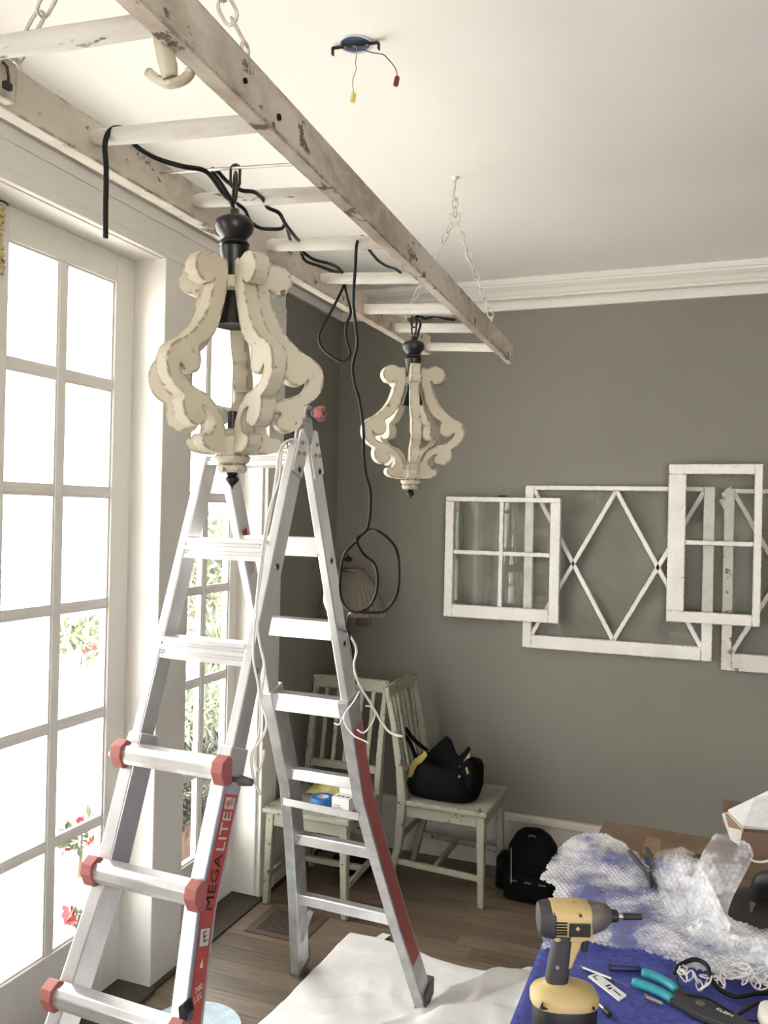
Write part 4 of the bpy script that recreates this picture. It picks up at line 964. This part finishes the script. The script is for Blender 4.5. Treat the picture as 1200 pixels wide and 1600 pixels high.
def dcf(u, v):
    t_ = DT[min(len(DT)-1, int(u*(len(DT)-1)))].lerp(DT[min(len(DT)-1, int(u*(len(DT)-1))+1)], u*(len(DT)-1)-int(u*(len(DT)-1)))
    b_ = Vector((-1.33+1.11*u, 1.55, 0)); p = b_.lerp(t_, v); p.x += .010*noise.noise(Vector((p.y*5, 3, 0)))*(1-u); p.z = dch(p.x, p.y); return p
mb = MB().grid(dcf, 170, 230)
o = place(mb, 'drop_cloth', 'canvas', 'crumpled white drop cloth spread on the floor under the stepladder', 'cloth', smooth=True, solid=.002)
o.location.z += .0
place(MB().add([(-1.165, 2.968, .004), (-1.125, 2.965, .006), (-1.105, 3.025, .012), (-1.140, 3.030, .010)], [(0, 1, 2, 3)]), 'paper_tag', 'paper', 'small white paper scrap at the edge of the drop cloth', 'paper', solid=.001)
dsc = thing('paper_plate', 'pale blue round plate on the floor behind the near ladder leg', 'plate', (-1.455, 2.235, 0))
MB().lathe([(.085, .001), (.09, .001), (.145, .012), (.147, .014), (.144, .014), (.09, .004), (.0, .004)], 40).build('plate', 'disc', dsc, smooth='auto')

# ================================================================== TABLE AND WHAT LIES ON IT
ZT = .74
tab = thing('work_table', 'work table under the blue moving blanket at lower right', 'table', (.25, 1.75, 0))
MB().box((-.51, -.72, .700), (.75, .715, .728)).build('tabletop', 'cardb', tab, bevel=.003)
for sx, sy in ((-.46, -.66), (.70, -.66), (-.46, .65), (.70, .65)): MB().box((sx-.025, sy-.025, 0), (sx+.025, sy+.025, .70)).build('leg', 'cardb', tab)
def blk(u, v):
    s_ = -.86+u*1.95; x = s_; z = ZT
    if s_ < -.553: z = ZT-min(.30, (-.553-s_)); x = -.553-.006*math.sin(v*40)*min(1, (ZT-z)*8)
    y = -.75+1.385*v
    q_ = .0026*abs(math.sin((s_*1+y)*38))*abs(math.sin((s_-y)*38))
    if s_ >= -.545: z += q_-.0026+.0015*noise.noise(Vector((x*8, y*8, 1)))
    return Vector((.25+x, 1.75+y, z))
place(MB().grid(blk, 190, 130), 'moving_blanket', 'blue', 'blue quilted moving blanket covering the work table', 'blanket', smooth=True, solid=.006)
ZS = ZT+.0045
# bubble wrap main sheet
poly = [at(a, b, Z=ZT) for a, b in [(843, 1392), (868, 1352), (902, 1322), (918, 1314), (948, 1318), (985, 1345), (1015, 1372), (1060, 1390), (1130, 1400), (1215, 1420), (1260, 1500), (1215, 1560), (1160, 1545), (1085, 1532), (1000, 1502), (930, 1488), (880, 1478), (862, 1492), (846, 1496), (846, 1470), (862, 1432), (868, 1404)]]
pl2 = [(p.x, p.y) for p in poly]
x0, x1 = min(p[0] for p in pl2), max(p[0] for p in pl2); y0, y1 = min(p[1] for p in pl2), max(p[1] for p in pl2)
def bub(a, b, P=.0118, amp=.0038):
    b_ = b/(P*.866); rw = math.floor(b_); best = 9
    for rr_ in (rw, rw+1):
        o = (rr_ % 2)*.5; c = math.floor(a/P-o+.5)+o; dx = a/P-c; dy = (b_-rr_)*.866; best = min(best, dx*dx+dy*dy)
    return amp*math.sqrt(max(0, 1-best/.19))
def bwh(x, y):
    h = .012+.022*max(0, noise.noise(Vector((x*5, y*5, 1)))+.25)+.010*abs(noise.noise(Vector((x*13+y*6, y*13, 4))))
    p = at(925, 1345, Z=ZT); d2 = (x-p.x)**2+((y-p.y)*.8)**2; h += .012*math.exp(-d2/.010)
    if y < 1.76: h = .006+(h-.006)*max(0, min(1, (y-1.66)/.12))
    return h
def bwf(u, v):
    x, y = x0+(x1-x0)*u, y0+(y1-y0)*v
    return Vector((x, y, ZS+bwh(x, y)+bub(x, y)))
nx, ny = int((x1-x0)/.0027), int((y1-y0)/.0027)
o = place(MB().grid(bwf, nx, ny, keep=lambda u, v: cut(pl2, x0+(x1-x0)*u+.006*noise.noise(Vector((v*30, u*30, 0))), y0+(y1-y0)*v)), 'bubble_wrap', 'bubble', 'crumpled sheet of bubble wrap spread over the blue blanket', 'bubble wrap', smooth=True, fix=False)
def tongue(label, path, width, curl, P=.0118, closed=.0):
    sp = smoothpts(path, 10); n = len(sp)-1; mb = MB(); N_ = max(60, int(sum((sp[i+1]-sp[i]).length for i in range(n))/.0026)); W_ = max(24, int(max(width)/.0026))
    vdir = (CAM-sp[n//2]).normalized()
    def fn(u, v):
        k_ = u*n; i = min(n-1, int(k_)); p = sp[i].lerp(sp[i+1], k_-i); t_ = (sp[i+1]-sp[i]).normalized()
        s_ = t_.cross(vdir).normalized(); nrm = s_.cross(t_).normalized()
        kk = u*(len(width)-1); j = min(len(width)-2, int(kk)); wv = width[j]+(width[j+1]-width[j])*(kk-j)
        a = (v-.5)*2; L = sum((sp[q_+1]-sp[q_]).length for q_ in range(n))
        q_ = p+s_*(a*wv/2*(1-.15*abs(a)*curl))+nrm*(curl*(a*a)*wv*.45+.006*noise.noise(Vector((u*7, v*5, len(label)))))
        return q_+nrm*bub(u*L, a*wv/2, P, .0038)
    mb.grid(fn, N_, W_); return place(mb, 'bubble_wrap', 'bubble', label, 'bubble wrap', 'bubble wrap on the table', smooth=True, fix=False)
o['group'] = 'bubble wrap on the table'
tongue('broad rounded tongue of bubble wrap standing up in the middle of the pile', A([(1118, 1470, 1.86), (1098, 1440, 1.90), (1078, 1405, 1.93), (1062, 1370, 1.955), (1052, 1342, 1.975), (1048, 1326, 1.985)]), [.09, .10, .11, .112, .108, .095, .05], .25)
tongue('narrow curled tongue of bubble wrap standing up beside the broad one', A([(1105, 1462, 1.90), (1104, 1425, 1.94), (1112, 1390, 1.97), (1130, 1350, 1.99), (1146, 1322, 2.0), (1150, 1310, 2.0)]), [.07, .075, .08, .085, .08, .03], -.5)
tongue('rolled ridge of bubble wrap running to the right edge of the photo', A([(1085, 1440, 1.87), (1110, 1472, 1.82), (1150, 1492, 1.79), (1200, 1498, 1.77), (1250, 1500, 1.76)]), [.05, .07, .065, .065, .06], -.45)

# impact driver
dv = thing('impact_driver', 'yellow and black cordless impact driver standing on its battery on the blue blanket', 'power tool', at(881, 1618, Z=ZS), math.radians(21))
# local x along the image plane to the right, y away, z up ; scale from photo px: 1px ~ .00117
k = .00108; cx0, by0 = 881, 1618
def D(px, py): return ((px-cx0)*k, (by0-py)*k)
def dprism(pxs, th, mat, name, par=dv, bevel=.004, yoff=0, smooth=False): 
    return MB().prism([D(a, b) for a, b in pxs], th, lambda a, b, t: Vector((a, t+yoff, b))).build(name, mat, par, bevel=bevel, smooth=smooth)
def drings(specs, name, mat, n=28, power=2.6, par=dv, axis='z', smooth='auto'):
    rings = []
    for s_ in specs:
        rg = []
        for q_ in range(n):
            th = 2*PI*q_/n; c, sn = math.cos(th), math.sin(th); e = 2/power; a_ = abs(c)**e*(1 if c >= 0 else -1); b_ = abs(sn)**e*(1 if sn >= 0 else -1)
            if axis == 'z': z, hx, hy, ox = s_; rg.append(Vector((ox+hx*a_, hy*b_, z)))
            else: x, hy, hz, oz = s_; rg.append(Vector((x, hy*a_, oz+hz*b_)))
        rings.append(rg)
    return MB().loft(rings).build(name, mat, par, smooth=smooth)
zz = lambda py: (by0-py)*k
xx = lambda px: (px-cx0)*k
drings([(zz(1618), .048, .033, 0), (zz(1612), .051, .036, 0), (zz(1566), .053, .038, 0), (zz(1562), .051, .036, 0)], 'battery', 'blk')
bs = drings([(zz(1566), .052, .037, -.001), (zz(1563), .056, .041, -.001), (zz(1553), .056, .041, -.001), (zz(1547), .052, .038, -.001), (zz(1541), .040, .029, -.003), (zz(1537), .030, .022, -.006), (zz(1533), .021, .017, -.010)], 'foot_housing', 'yellow')
MB().lathe([(.0026, 0), (.0026, .002)], 10, (xx(917), -.036, zz(1556)), (0, -1, 0)).build('screw', 'iron', bs)
MB().prism([D(833, 1560), D(838, 1549), D(838, 1556)], .004, lambda a, b, t: Vector((a+.004, -.034+t, b))).build('slot', 'dark', bs); MB().prism([D(838, 1553), D(846, 1557), D(836, 1557)], .004, lambda a, b, t: Vector((a+.002, -.040+t, b))).build('slot', 'dark', bs)
hd = drings([(zz(1542), .0175, .016, xx(868)), (zz(1530), .0185, .0165, xx(868)), (zz(1500), .0185, .0165, xx(872)), (zz(1475), .0165, .0155, xx(876)), (zz(1460), .0185, .016, xx(878)), (zz(1450), .022, .017, xx(878))], 'grip', 'toolblk')
dprism([(878, 1515), (884, 1470), (886, 1455), (915, 1455), (906, 1462), (901, 1480), (893, 1498), (889, 1510)], .026, 'yellow', 'handle_front')
dprism([(906, 1464), (915, 1470), (913, 1486), (904, 1487), (902, 1478)], .018, 'blk', 'trigger', bevel=.003)
mh = drings([(xx(851), .024, .0235, zz(1437)), (xx(856), .027, .027, zz(1437)), (xx(890), .028, .0275, zz(1437)), (xx(914), .027, .0265, zz(1437)), (xx(917), .024, .024, zz(1437))], 'motor_housing', 'yellow', axis='x', power=2.8)
dprism([(858, 1461), (920, 1455), (922, 1463), (900, 1470), (862, 1470)], .030, 'yellow', 'housing_underside')
drings([(xx(836.5), .015, .016, zz(1437)), (xx(838), .022, .023, zz(1438)), (xx(845), .0265, .027, zz(1439)), (xx(858), .0285, .029, zz(1439)), (xx(861), .0280, .0285, zz(1439))], 'rear_cap', 'toolblk', axis='x', power=2.6)
dprism([(838, 1462), (858, 1466), (868, 1464), (876, 1475), (890, 1465), (884, 1458), (850, 1455)], .030, 'toolblk', 'rear_cap_skirt')
drings([(xx(913), .026, .0262, zz(1436)), (xx(922), .0255, .0255, zz(1435.5)), (xx(935), .021, .0215, zz(1434)), (xx(943), .016, .0175, zz(1432.5)), (xx(948), .011, .012, zz(1432.5))], 'gear_case', 'gunmetal', axis='x', power=2.2)
drings([(xx(947), .0095, .0095, zz(1433)), (xx(948), .0105, .0105, zz(1433)), (xx(958), .0095, .0095, zz(1433)), (xx(960), .007, .007, zz(1433))], 'chuck', 'blk', axis='x', power=2)
bt = drings([(xx(959), .0045, .0045, zz(1433.5)), (xx(968), .0045, .0045, zz(1433.5))], 'bit_shank', 'steel', axis='x', power=2)
drings([(xx(967), .0055, .0055, zz(1433.5)), (xx(996), .0050, .0050, zz(1433.5))], 'bit_sleeve', 'blk', axis='x', power=2)
drings([(xx(995), .0032, .0032, zz(1433)), (xx(1002), .0030, .0030, zz(1433)), (xx(1008), .0012, .0012, zz(1433))], 'bit_tip', 'gunmetal', axis='x', power=2)
for i in range(5): MB().box((xx(859), -.0292, zz(1435+i*4.2)), (xx(877), -.0270, zz(1435+i*4.2)+.0021)).build('vent_slot', 'dark', mh)
MB().box((xx(880), -.0298, zz(1454)), (xx(912), -.0265, zz(1434))).build('name_plate', 'bronze', mh, bevel=.001)
MB().prism([(xx(889), zz(1441)), (xx(892.5), zz(1437.5)), (xx(896), zz(1441)), (xx(892.5), zz(1444.5))], .001, lambda a, b, t: Vector((a, -.0302+t, b))).build('plate_mark', 'yellow', mh)
MB().lathe([(.0024, 0), (.0024, .003)], 10, (xx(896), -.029, zz(1421)), (0, -1, 0)).build('screw', 'iron', mh)
MB().lathe([(.0030, 0), (.0030, .003)], 10, (xx(865), -.0175, zz(1505)), (0, -1, 0)).build('screw', 'steel', hd)

# little things on the blanket
def T(px, py): p = at(px, py, Z=ZS); return Vector((p.x, p.y, ZS))
def lay(a, b, dz=0): p, q_ = T(*a), T(*b); p.z += dz; q_.z += dz; return p, q_
p, q_ = lay((908, 1514), (957, 1533), .004)
sdr = thing('small_screwdriver', 'thin steel screwdriver lying behind the drill bit card', 'screwdriver', p)
MB().tube([Vector((0, 0, 0)), (q_-p)*.2, (q_-p)*.98], [.003, .0027, .0027], 8).build('handle', 'steel', sdr, smooth='auto'); e_ = T(984, 1545); e_.z = p.z
MB().tube([(q_-p)*.98, e_-p], .0012, 6).build('shaft', 'gunmetal', sdr); MB().lathe([(.0037, -.002), (.0037, .004)], 10, (0, 0, 0), (q_-p)).build('end_cap', 'gunmetal', sdr)
c4 = [T(a, b) for a, b in ((919, 1527), (934, 1523), (979, 1557), (967, 1565))]
cc_ = sum(c4, Vector())/4; cdm = thing('bit_card', 'pale blister card lying on the blanket beside the drill', 'card', cc_)
MB().add([v-cc_ for v in c4]+[v-cc_+Vector((0, 0, .003)) for v in c4], [(3, 2, 1, 0), (4, 5, 6, 7), (0, 1, 5, 4), (1, 2, 6, 5), (2, 3, 7, 6), (3, 0, 4, 7)]).build('card', 'paper', cdm)
e1, e2 = (c4[1]-c4[0]), (c4[3]-c4[0])
for (a, b, c, d) in ((.25, .75, .06, .10), (.2, .35, .10, .22), (.3, .8, .46, .52), (.2, .6, .56, .62), (.45, .6, .66, .9)):
    qd = [c4[0]+e1*u+e2*v-cc_+Vector((0, 0, .0034)) for u, v in ((a, c), (b, c), (b, d), (a, d))]; MB().add(qd, [(0, 1, 2, 3)]).build('print', 'blackprint', cdm)
p, q_ = lay((953, 1517), (1000, 1519), .006)
mk = thing('marker', 'dark navy marker half under the bubble wrap edge', 'marker', p); MB().tube([Vector(), (q_-p)*.7, (q_-p)], [.0062, .0062, .0055], 12).build('barrel', 'navy', mk, smooth='auto'); MB().lathe([(.0066, -.002), (.0066, .002)], 12, (0, 0, 0), (q_-p)).build('end_cap', 'blk', mk)
p, q_ = lay((931, 1568), (953, 1590), .005)
sd2 = thing('nut_driver', 'dark-handled screwdriver lying right of the drill battery', 'screwdriver', p); MB().tube([Vector(), (q_-p)*.7], .0025, 8).build('shaft', 'steel', sd2); MB().tube([(q_-p)*.65, (q_-p)], .0055, 10).build('handle', 'blk', sd2, smooth='auto')
p, q_ = lay((1010, 1561), (1036, 1572), .004)
sc3 = thing('steel_screw', 'short brown screw beside the teal grips', 'screw', p); MB().tube([Vector(), (q_-p)*.9, q_-p], [.0028, .0028, .0008], 8).build('shank', 'copper', sc3); MB().lathe([(.0048, -.003), (.0048, 0)], 10, (0, 0, 0), (q_-p)).build('head', 'steel', sc3)
# wire strippers
pp = T(1060, 1566)
ws = thing('wire_stripper', 'teal-handled wire stripper lying on the blue blanket', 'pliers', pp)
for pts in ([(988, 1541), (1010, 1549), (1035, 1560), (1050, 1570)], [(1003, 1527), (1020, 1532), (1042, 1543), (1058, 1556)]):
    q3 = [T(a, b)-pp+Vector((0, 0, .009)) for a, b in pts]; MB().tube(smoothpts(q3, 5), [.006]+[.0085]*14+[.0075], 12, flat=.8).build('grip', 'teal', ws, smooth=True)
jw = [T(a, b)-pp for a, b in ((1046, 1572), (1056, 1556), (1085, 1566), (1118, 1580), (1160, 1600), (1186, 1618), (1170, 1626), (1130, 1612), (1085, 1594))]
MB().prism([(v.x, v.y) for v in jw], .010, lambda a, b, t: Vector((a, b, .008+t))).build('jaws', 'toolblk', ws, bevel=.002)
MB().lathe([(.008, 0), (.008, .003), (.005, .004)], 14, T(1094, 1580)-pp+Vector((0, 0, .012))).build('pivot', 'gunmetal', ws)
fr_ = frame(T(1132, 1594)-pp+Vector((0, 0, .0136)), T(1150, 1603)-T(1110, 1584), T(1150, 1590)-T(1150, 1603))
text('lettering', 'KLEIN', 'white', ws, .011, fr_, .0003)
# chains in a heap
hp = thing('chain_heap', 'heap of white and silver chain links beside the wire stripper', 'chain', T(1110, 1530))
hb = parent_loc(hp); rs = random.Random(5); NL = 0
runs = [[(1062, 1520), (1072, 1518), (1066, 1534), (1064, 1542), (1076, 1548), (1086, 1536), (1092, 1552), (1102, 1556), (1108, 1548), (1096, 1540)],
        [(1110, 1530), (1118, 1522), (1132, 1526), (1120, 1536), (1118, 1546), (1130, 1552), (1126, 1540), (1146, 1530), (1158, 1534), (1166, 1546), (1160, 1556)],
        [(1112, 1512), (1126, 1508), (1140, 1516), (1156, 1524), (1168, 1532), (1180, 1548), (1192, 1552), (1204, 1546), (1196, 1536)],
        [(1104, 1520), (1120, 1528), (1138, 1538), (1152, 1548), (1174, 1540), (1190, 1530), (1205, 1530)]]
for rn in runs:
    P3 = smoothpts([T(a, b)+Vector((0, 0, .010+rs.random()*.014)) for a, b in rn], 3)
    acc = 0; last = P3[0]
    for v in P3[1:]:
        if (v-last).length > .014:
            d = v-last; up = Vector((rs.uniform(-1, 1), rs.uniform(-1, 1), rs.uniform(-.3, 1)))
            MB().link((v+last)/2-hb, d, up, .024, .013, .0016, 5).build('chain_link', 'chainw', hp, smooth=True); last = v
# black cord in a big loop over the heap
cord('thin black cord looping round the chain heap to the right edge', [T(a, b)+Vector((0, 0, c)) for a, b, c in ((1053, 1529, .006), (1060, 1526, .02), (1085, 1524, .03), (1104, 1534, .03), (1110, 1548, .024), (1124, 1556, .012), (1150, 1562, .006), (1185, 1557, .006), (1215, 1558, .006))], .0042, group='black cords on the table')
cord('thin black wire curving below the chain heap', [T(a, b)+Vector((0, 0, c)) for a, b, c in ((1056, 1540, .018), (1062, 1558, .018), (1076, 1572, .020), (1105, 1580, .022), (1135, 1592, .016), (1165, 1598, .005), (1190, 1600, .005))], .0022, group='black cords on the table')
p, q_ = lay((1146, 1592), (1184, 1570), .005)
place(MB().tube([p, q_], .004, 8), 'black_rod', 'blk', 'short black rod lying between the cord loops', 'rod')
place(blob([(ZS, .02, .03, 0, 0), (ZS+.008, .032, .04, 0, 0), (ZS+.022, .030, .038, 0, 0), (ZS+.030, .018, .025, 0, 0)], 20, 2.4), 'ceramic_piece', 'label', 'cream rounded piece cut off by the right edge', 'object', smooth=True).location = (T(1203, 1600).x+.012, T(1203, 1600).y, ZS)
# pliers on the far part of the blanket
pp = at(1015, 1362, Z=ZT+.035)
pl = thing('pliers', 'dark pliers lying open on the bubble wrap near the cardboard', 'pliers', pp)
def PT(a, b, dz=0): return at(a, b, Z=ZT+.035)-pp+Vector((0, 0, dz))
MB().tube(smoothpts([PT(984, 1338, .012), PT(994, 1350, .010), PT(1003, 1358, .006), PT(1012, 1364, .004)], 5), [.006]*15+[.007], 8).build('handle', 'toolblk', pl, smooth=True)
MB().tube(smoothpts([PT(1010, 1332, .010), PT(1017, 1345, .008), PT(1020, 1358, .006), PT(1014, 1366, .004)], 5), [.006]*15+[.007], 8).build('handle', 'toolblk', pl, smooth=True)
MB().tube([PT(1011, 1362), PT(1016, 1374), PT(1018, 1386)], [.008, .007, .003], 8).build('jaw', 'blk', pl, smooth=True); MB().tube([PT(1013, 1362), PT(1021, 1372), PT(1026, 1386)], [.008, .007, .003], 8).build('jaw', 'blk', pl, smooth=True)
MB().lathe([(.006, 0), (.006, .010)], 12, PT(1014, 1365)).build('pivot', 'steel', pl)

# cardboard
cq = [at(a, b, Z=ZT) for a, b in ((943, 1292), (948, 1287), (1130, 1318), (1180, 1327), (1165, 1352), (1000, 1345), (925, 1325))]
ctr = sum(cq, Vector())/len(cq)
cbp = thing('cardboard_sheet', 'flat brown cardboard sheet with a lighter tape patch along the far table edge', 'cardboard', ctr)
MB().add([v-ctr+Vector((0, 0, .006)) for v in cq], [tuple(range(len(cq)))]).build('sheet', 'cardb', cbp, solid=.006)
MB().add([at(a, b, Z=ZT+.0095)-ctr for a, b in ((1003, 1334), (1010, 1308), (1033, 1310), (1031, 1337))], [(0, 1, 2, 3)]).build('tape_patch', 'cardl', cbp, solid=.0006)
fo = at(1160, 1345, Y=2.40); fo.z = ZT+.003
fb = thing('foam_carton', 'low brown carton with a white foam sheet on top at the right edge', 'box', fo)
def F(a, b, y): return at(a, b, Y=y)-fo
def wallp(nm, pts, mat, th=.005): return MB().add(pts, [tuple(range(len(pts)))]).build(nm, mat, fb, solid=th)
f1, f2, f3, f4 = F(1160, 1295, 2.40), F(1280, 1304, 2.40), F(1131, 1268, 2.62), F(1260, 1275, 2.62)
g = lambda v: Vector((v.x, v.y, .003))
wallp('side', [g(f1), g(f2), f2, f1], 'cardb'); wallp('side', [g(f1), f1, f3, g(f3)], 'cardl'); wallp('side', [g(f3), g(f4), f4, f3], 'cardb'); wallp('bottom', [g(f1), g(f2), g(f4), g(f3)], 'cardb')
wallp('flap', [F(1130, 1270, 2.63), F(1130, 1250, 2.66), F(1165, 1254, 2.66), F(1165, 1272, 2.63)], 'cardb')
wallp('foam_sheet', [F(1138, 1268, 2.61), F(1180, 1248, 2.64), F(1205, 1236, 2.66), F(1260, 1240, 2.66), F(1270, 1299, 2.41), F(1162, 1293, 2.41)], 'foam', .010)
wallp('foam_edge', [F(1129, 1272, 2.60), F(1137, 1269, 2.60), F(1161, 1294, 2.395), F(1158, 1322, 2.395), F(1142, 1312, 2.50)], 'label', .004)
# flattened card lying at right
cf = [at(a, b, Z=ZT) for a, b in ((1060, 1345), (1140, 1350), (1260, 1380), (1260, 1430), (1120, 1405), (1085, 1380))]
place(MB().add([Vector((v.x, v.y, ZS+.006)) for v in cf], [tuple(range(6))]), 'cardboard_offcut', 'cardb', 'flat brown cardboard piece under the bronze canopy on the right of the table', 'cardboard', solid=.005)
cf = [at(a, b, Y=2.22) for a, b in ((1160, 1300), (1240, 1306), (1240, 1405), (1130, 1395), (1150, 1345))]
place(MB().add(cf, [tuple(range(5))]), 'cardboard_flap', 'cardb', 'upright brown cardboard flap at the right edge behind the bronze canopy', 'cardboard', solid=.005)
# bronze canopy
cp_ = at(1165, 1435, Z=ZS); ca = thing('lamp_canopy', 'dark bronze dished lamp canopy with a short spout beside the bubble wrap', 'lamp part', (cp_.x+.02, cp_.y+.02, ZS+.008))
MB().lathe([(.085, 0), (.092, .002), (.088, .010), (.060, .030), (.030, .042), (.010, .045)], 40).build('dish', 'bronze', ca, smooth='auto')
MB().tube(smoothpts([(.012, 0, .040), (.014, -.004, .060), (.02, -.012, .075), (.036, -.024, .084)], 4), .024, 18).build('socket_cup', 'bronze', ca, smooth='auto')
MB().lathe([(.0035, 0), (.0035, .02), (.006, .021), (.006, .026)], 10, (-.012, -.060, .020), (.1, -.2, 1)).build('screw', 'gunmetal', ca, smooth='auto')
cord('black strap curling in front of the cardboard tray', [at(a, b, Y=c) for a, b, c in ((1086, 1336, 2.30), (1092, 1337, 2.28), (1102, 1342, 2.26), (1112, 1350, 2.24), (1120, 1352, 2.22))], .006, group='black cords on the table', flat=.5)
cord('pale twisted wire end at the right edge by the cardboard flap', [at(a, b, Y=c) for a, b, c in ((1172, 1342, 2.18), (1180, 1346, 2.18), (1190, 1347, 2.18), (1202, 1345, 2.18))], .003, 'label', 'wire_end', 'loose wire ends')

# yellowed ornament hanging at the left edge
oc = at(2, 330, X=-1.815)
orn = thing('hanging_ornament', 'yellowed beaded ornament hanging from a black hook at the left edge by the door top', 'ornament', (oc.x, oc.y, oc.z))
MB().tube(smoothpts([(-.03, 0, .030), (-.01, .0, .030), (.004, .008, .026), (.004, .02, .022)], 4), .003, 6).build('hook', 'blk', orn, smooth=True)
zc_ = .018
for i, rr_ in enumerate((.010, .012, .013, .010, .007, .007, .010, .012, .013, .015)):
    hgt = .018 if i < 9 else .03
    MB().lathe([(rr_*.5, zc_-hgt), (rr_, zc_-hgt*.75), (rr_, zc_-hgt*.3), (rr_*.5, zc_)], 14).build('bead', 'beadyel', orn, smooth='auto'); zc_ -= hgt
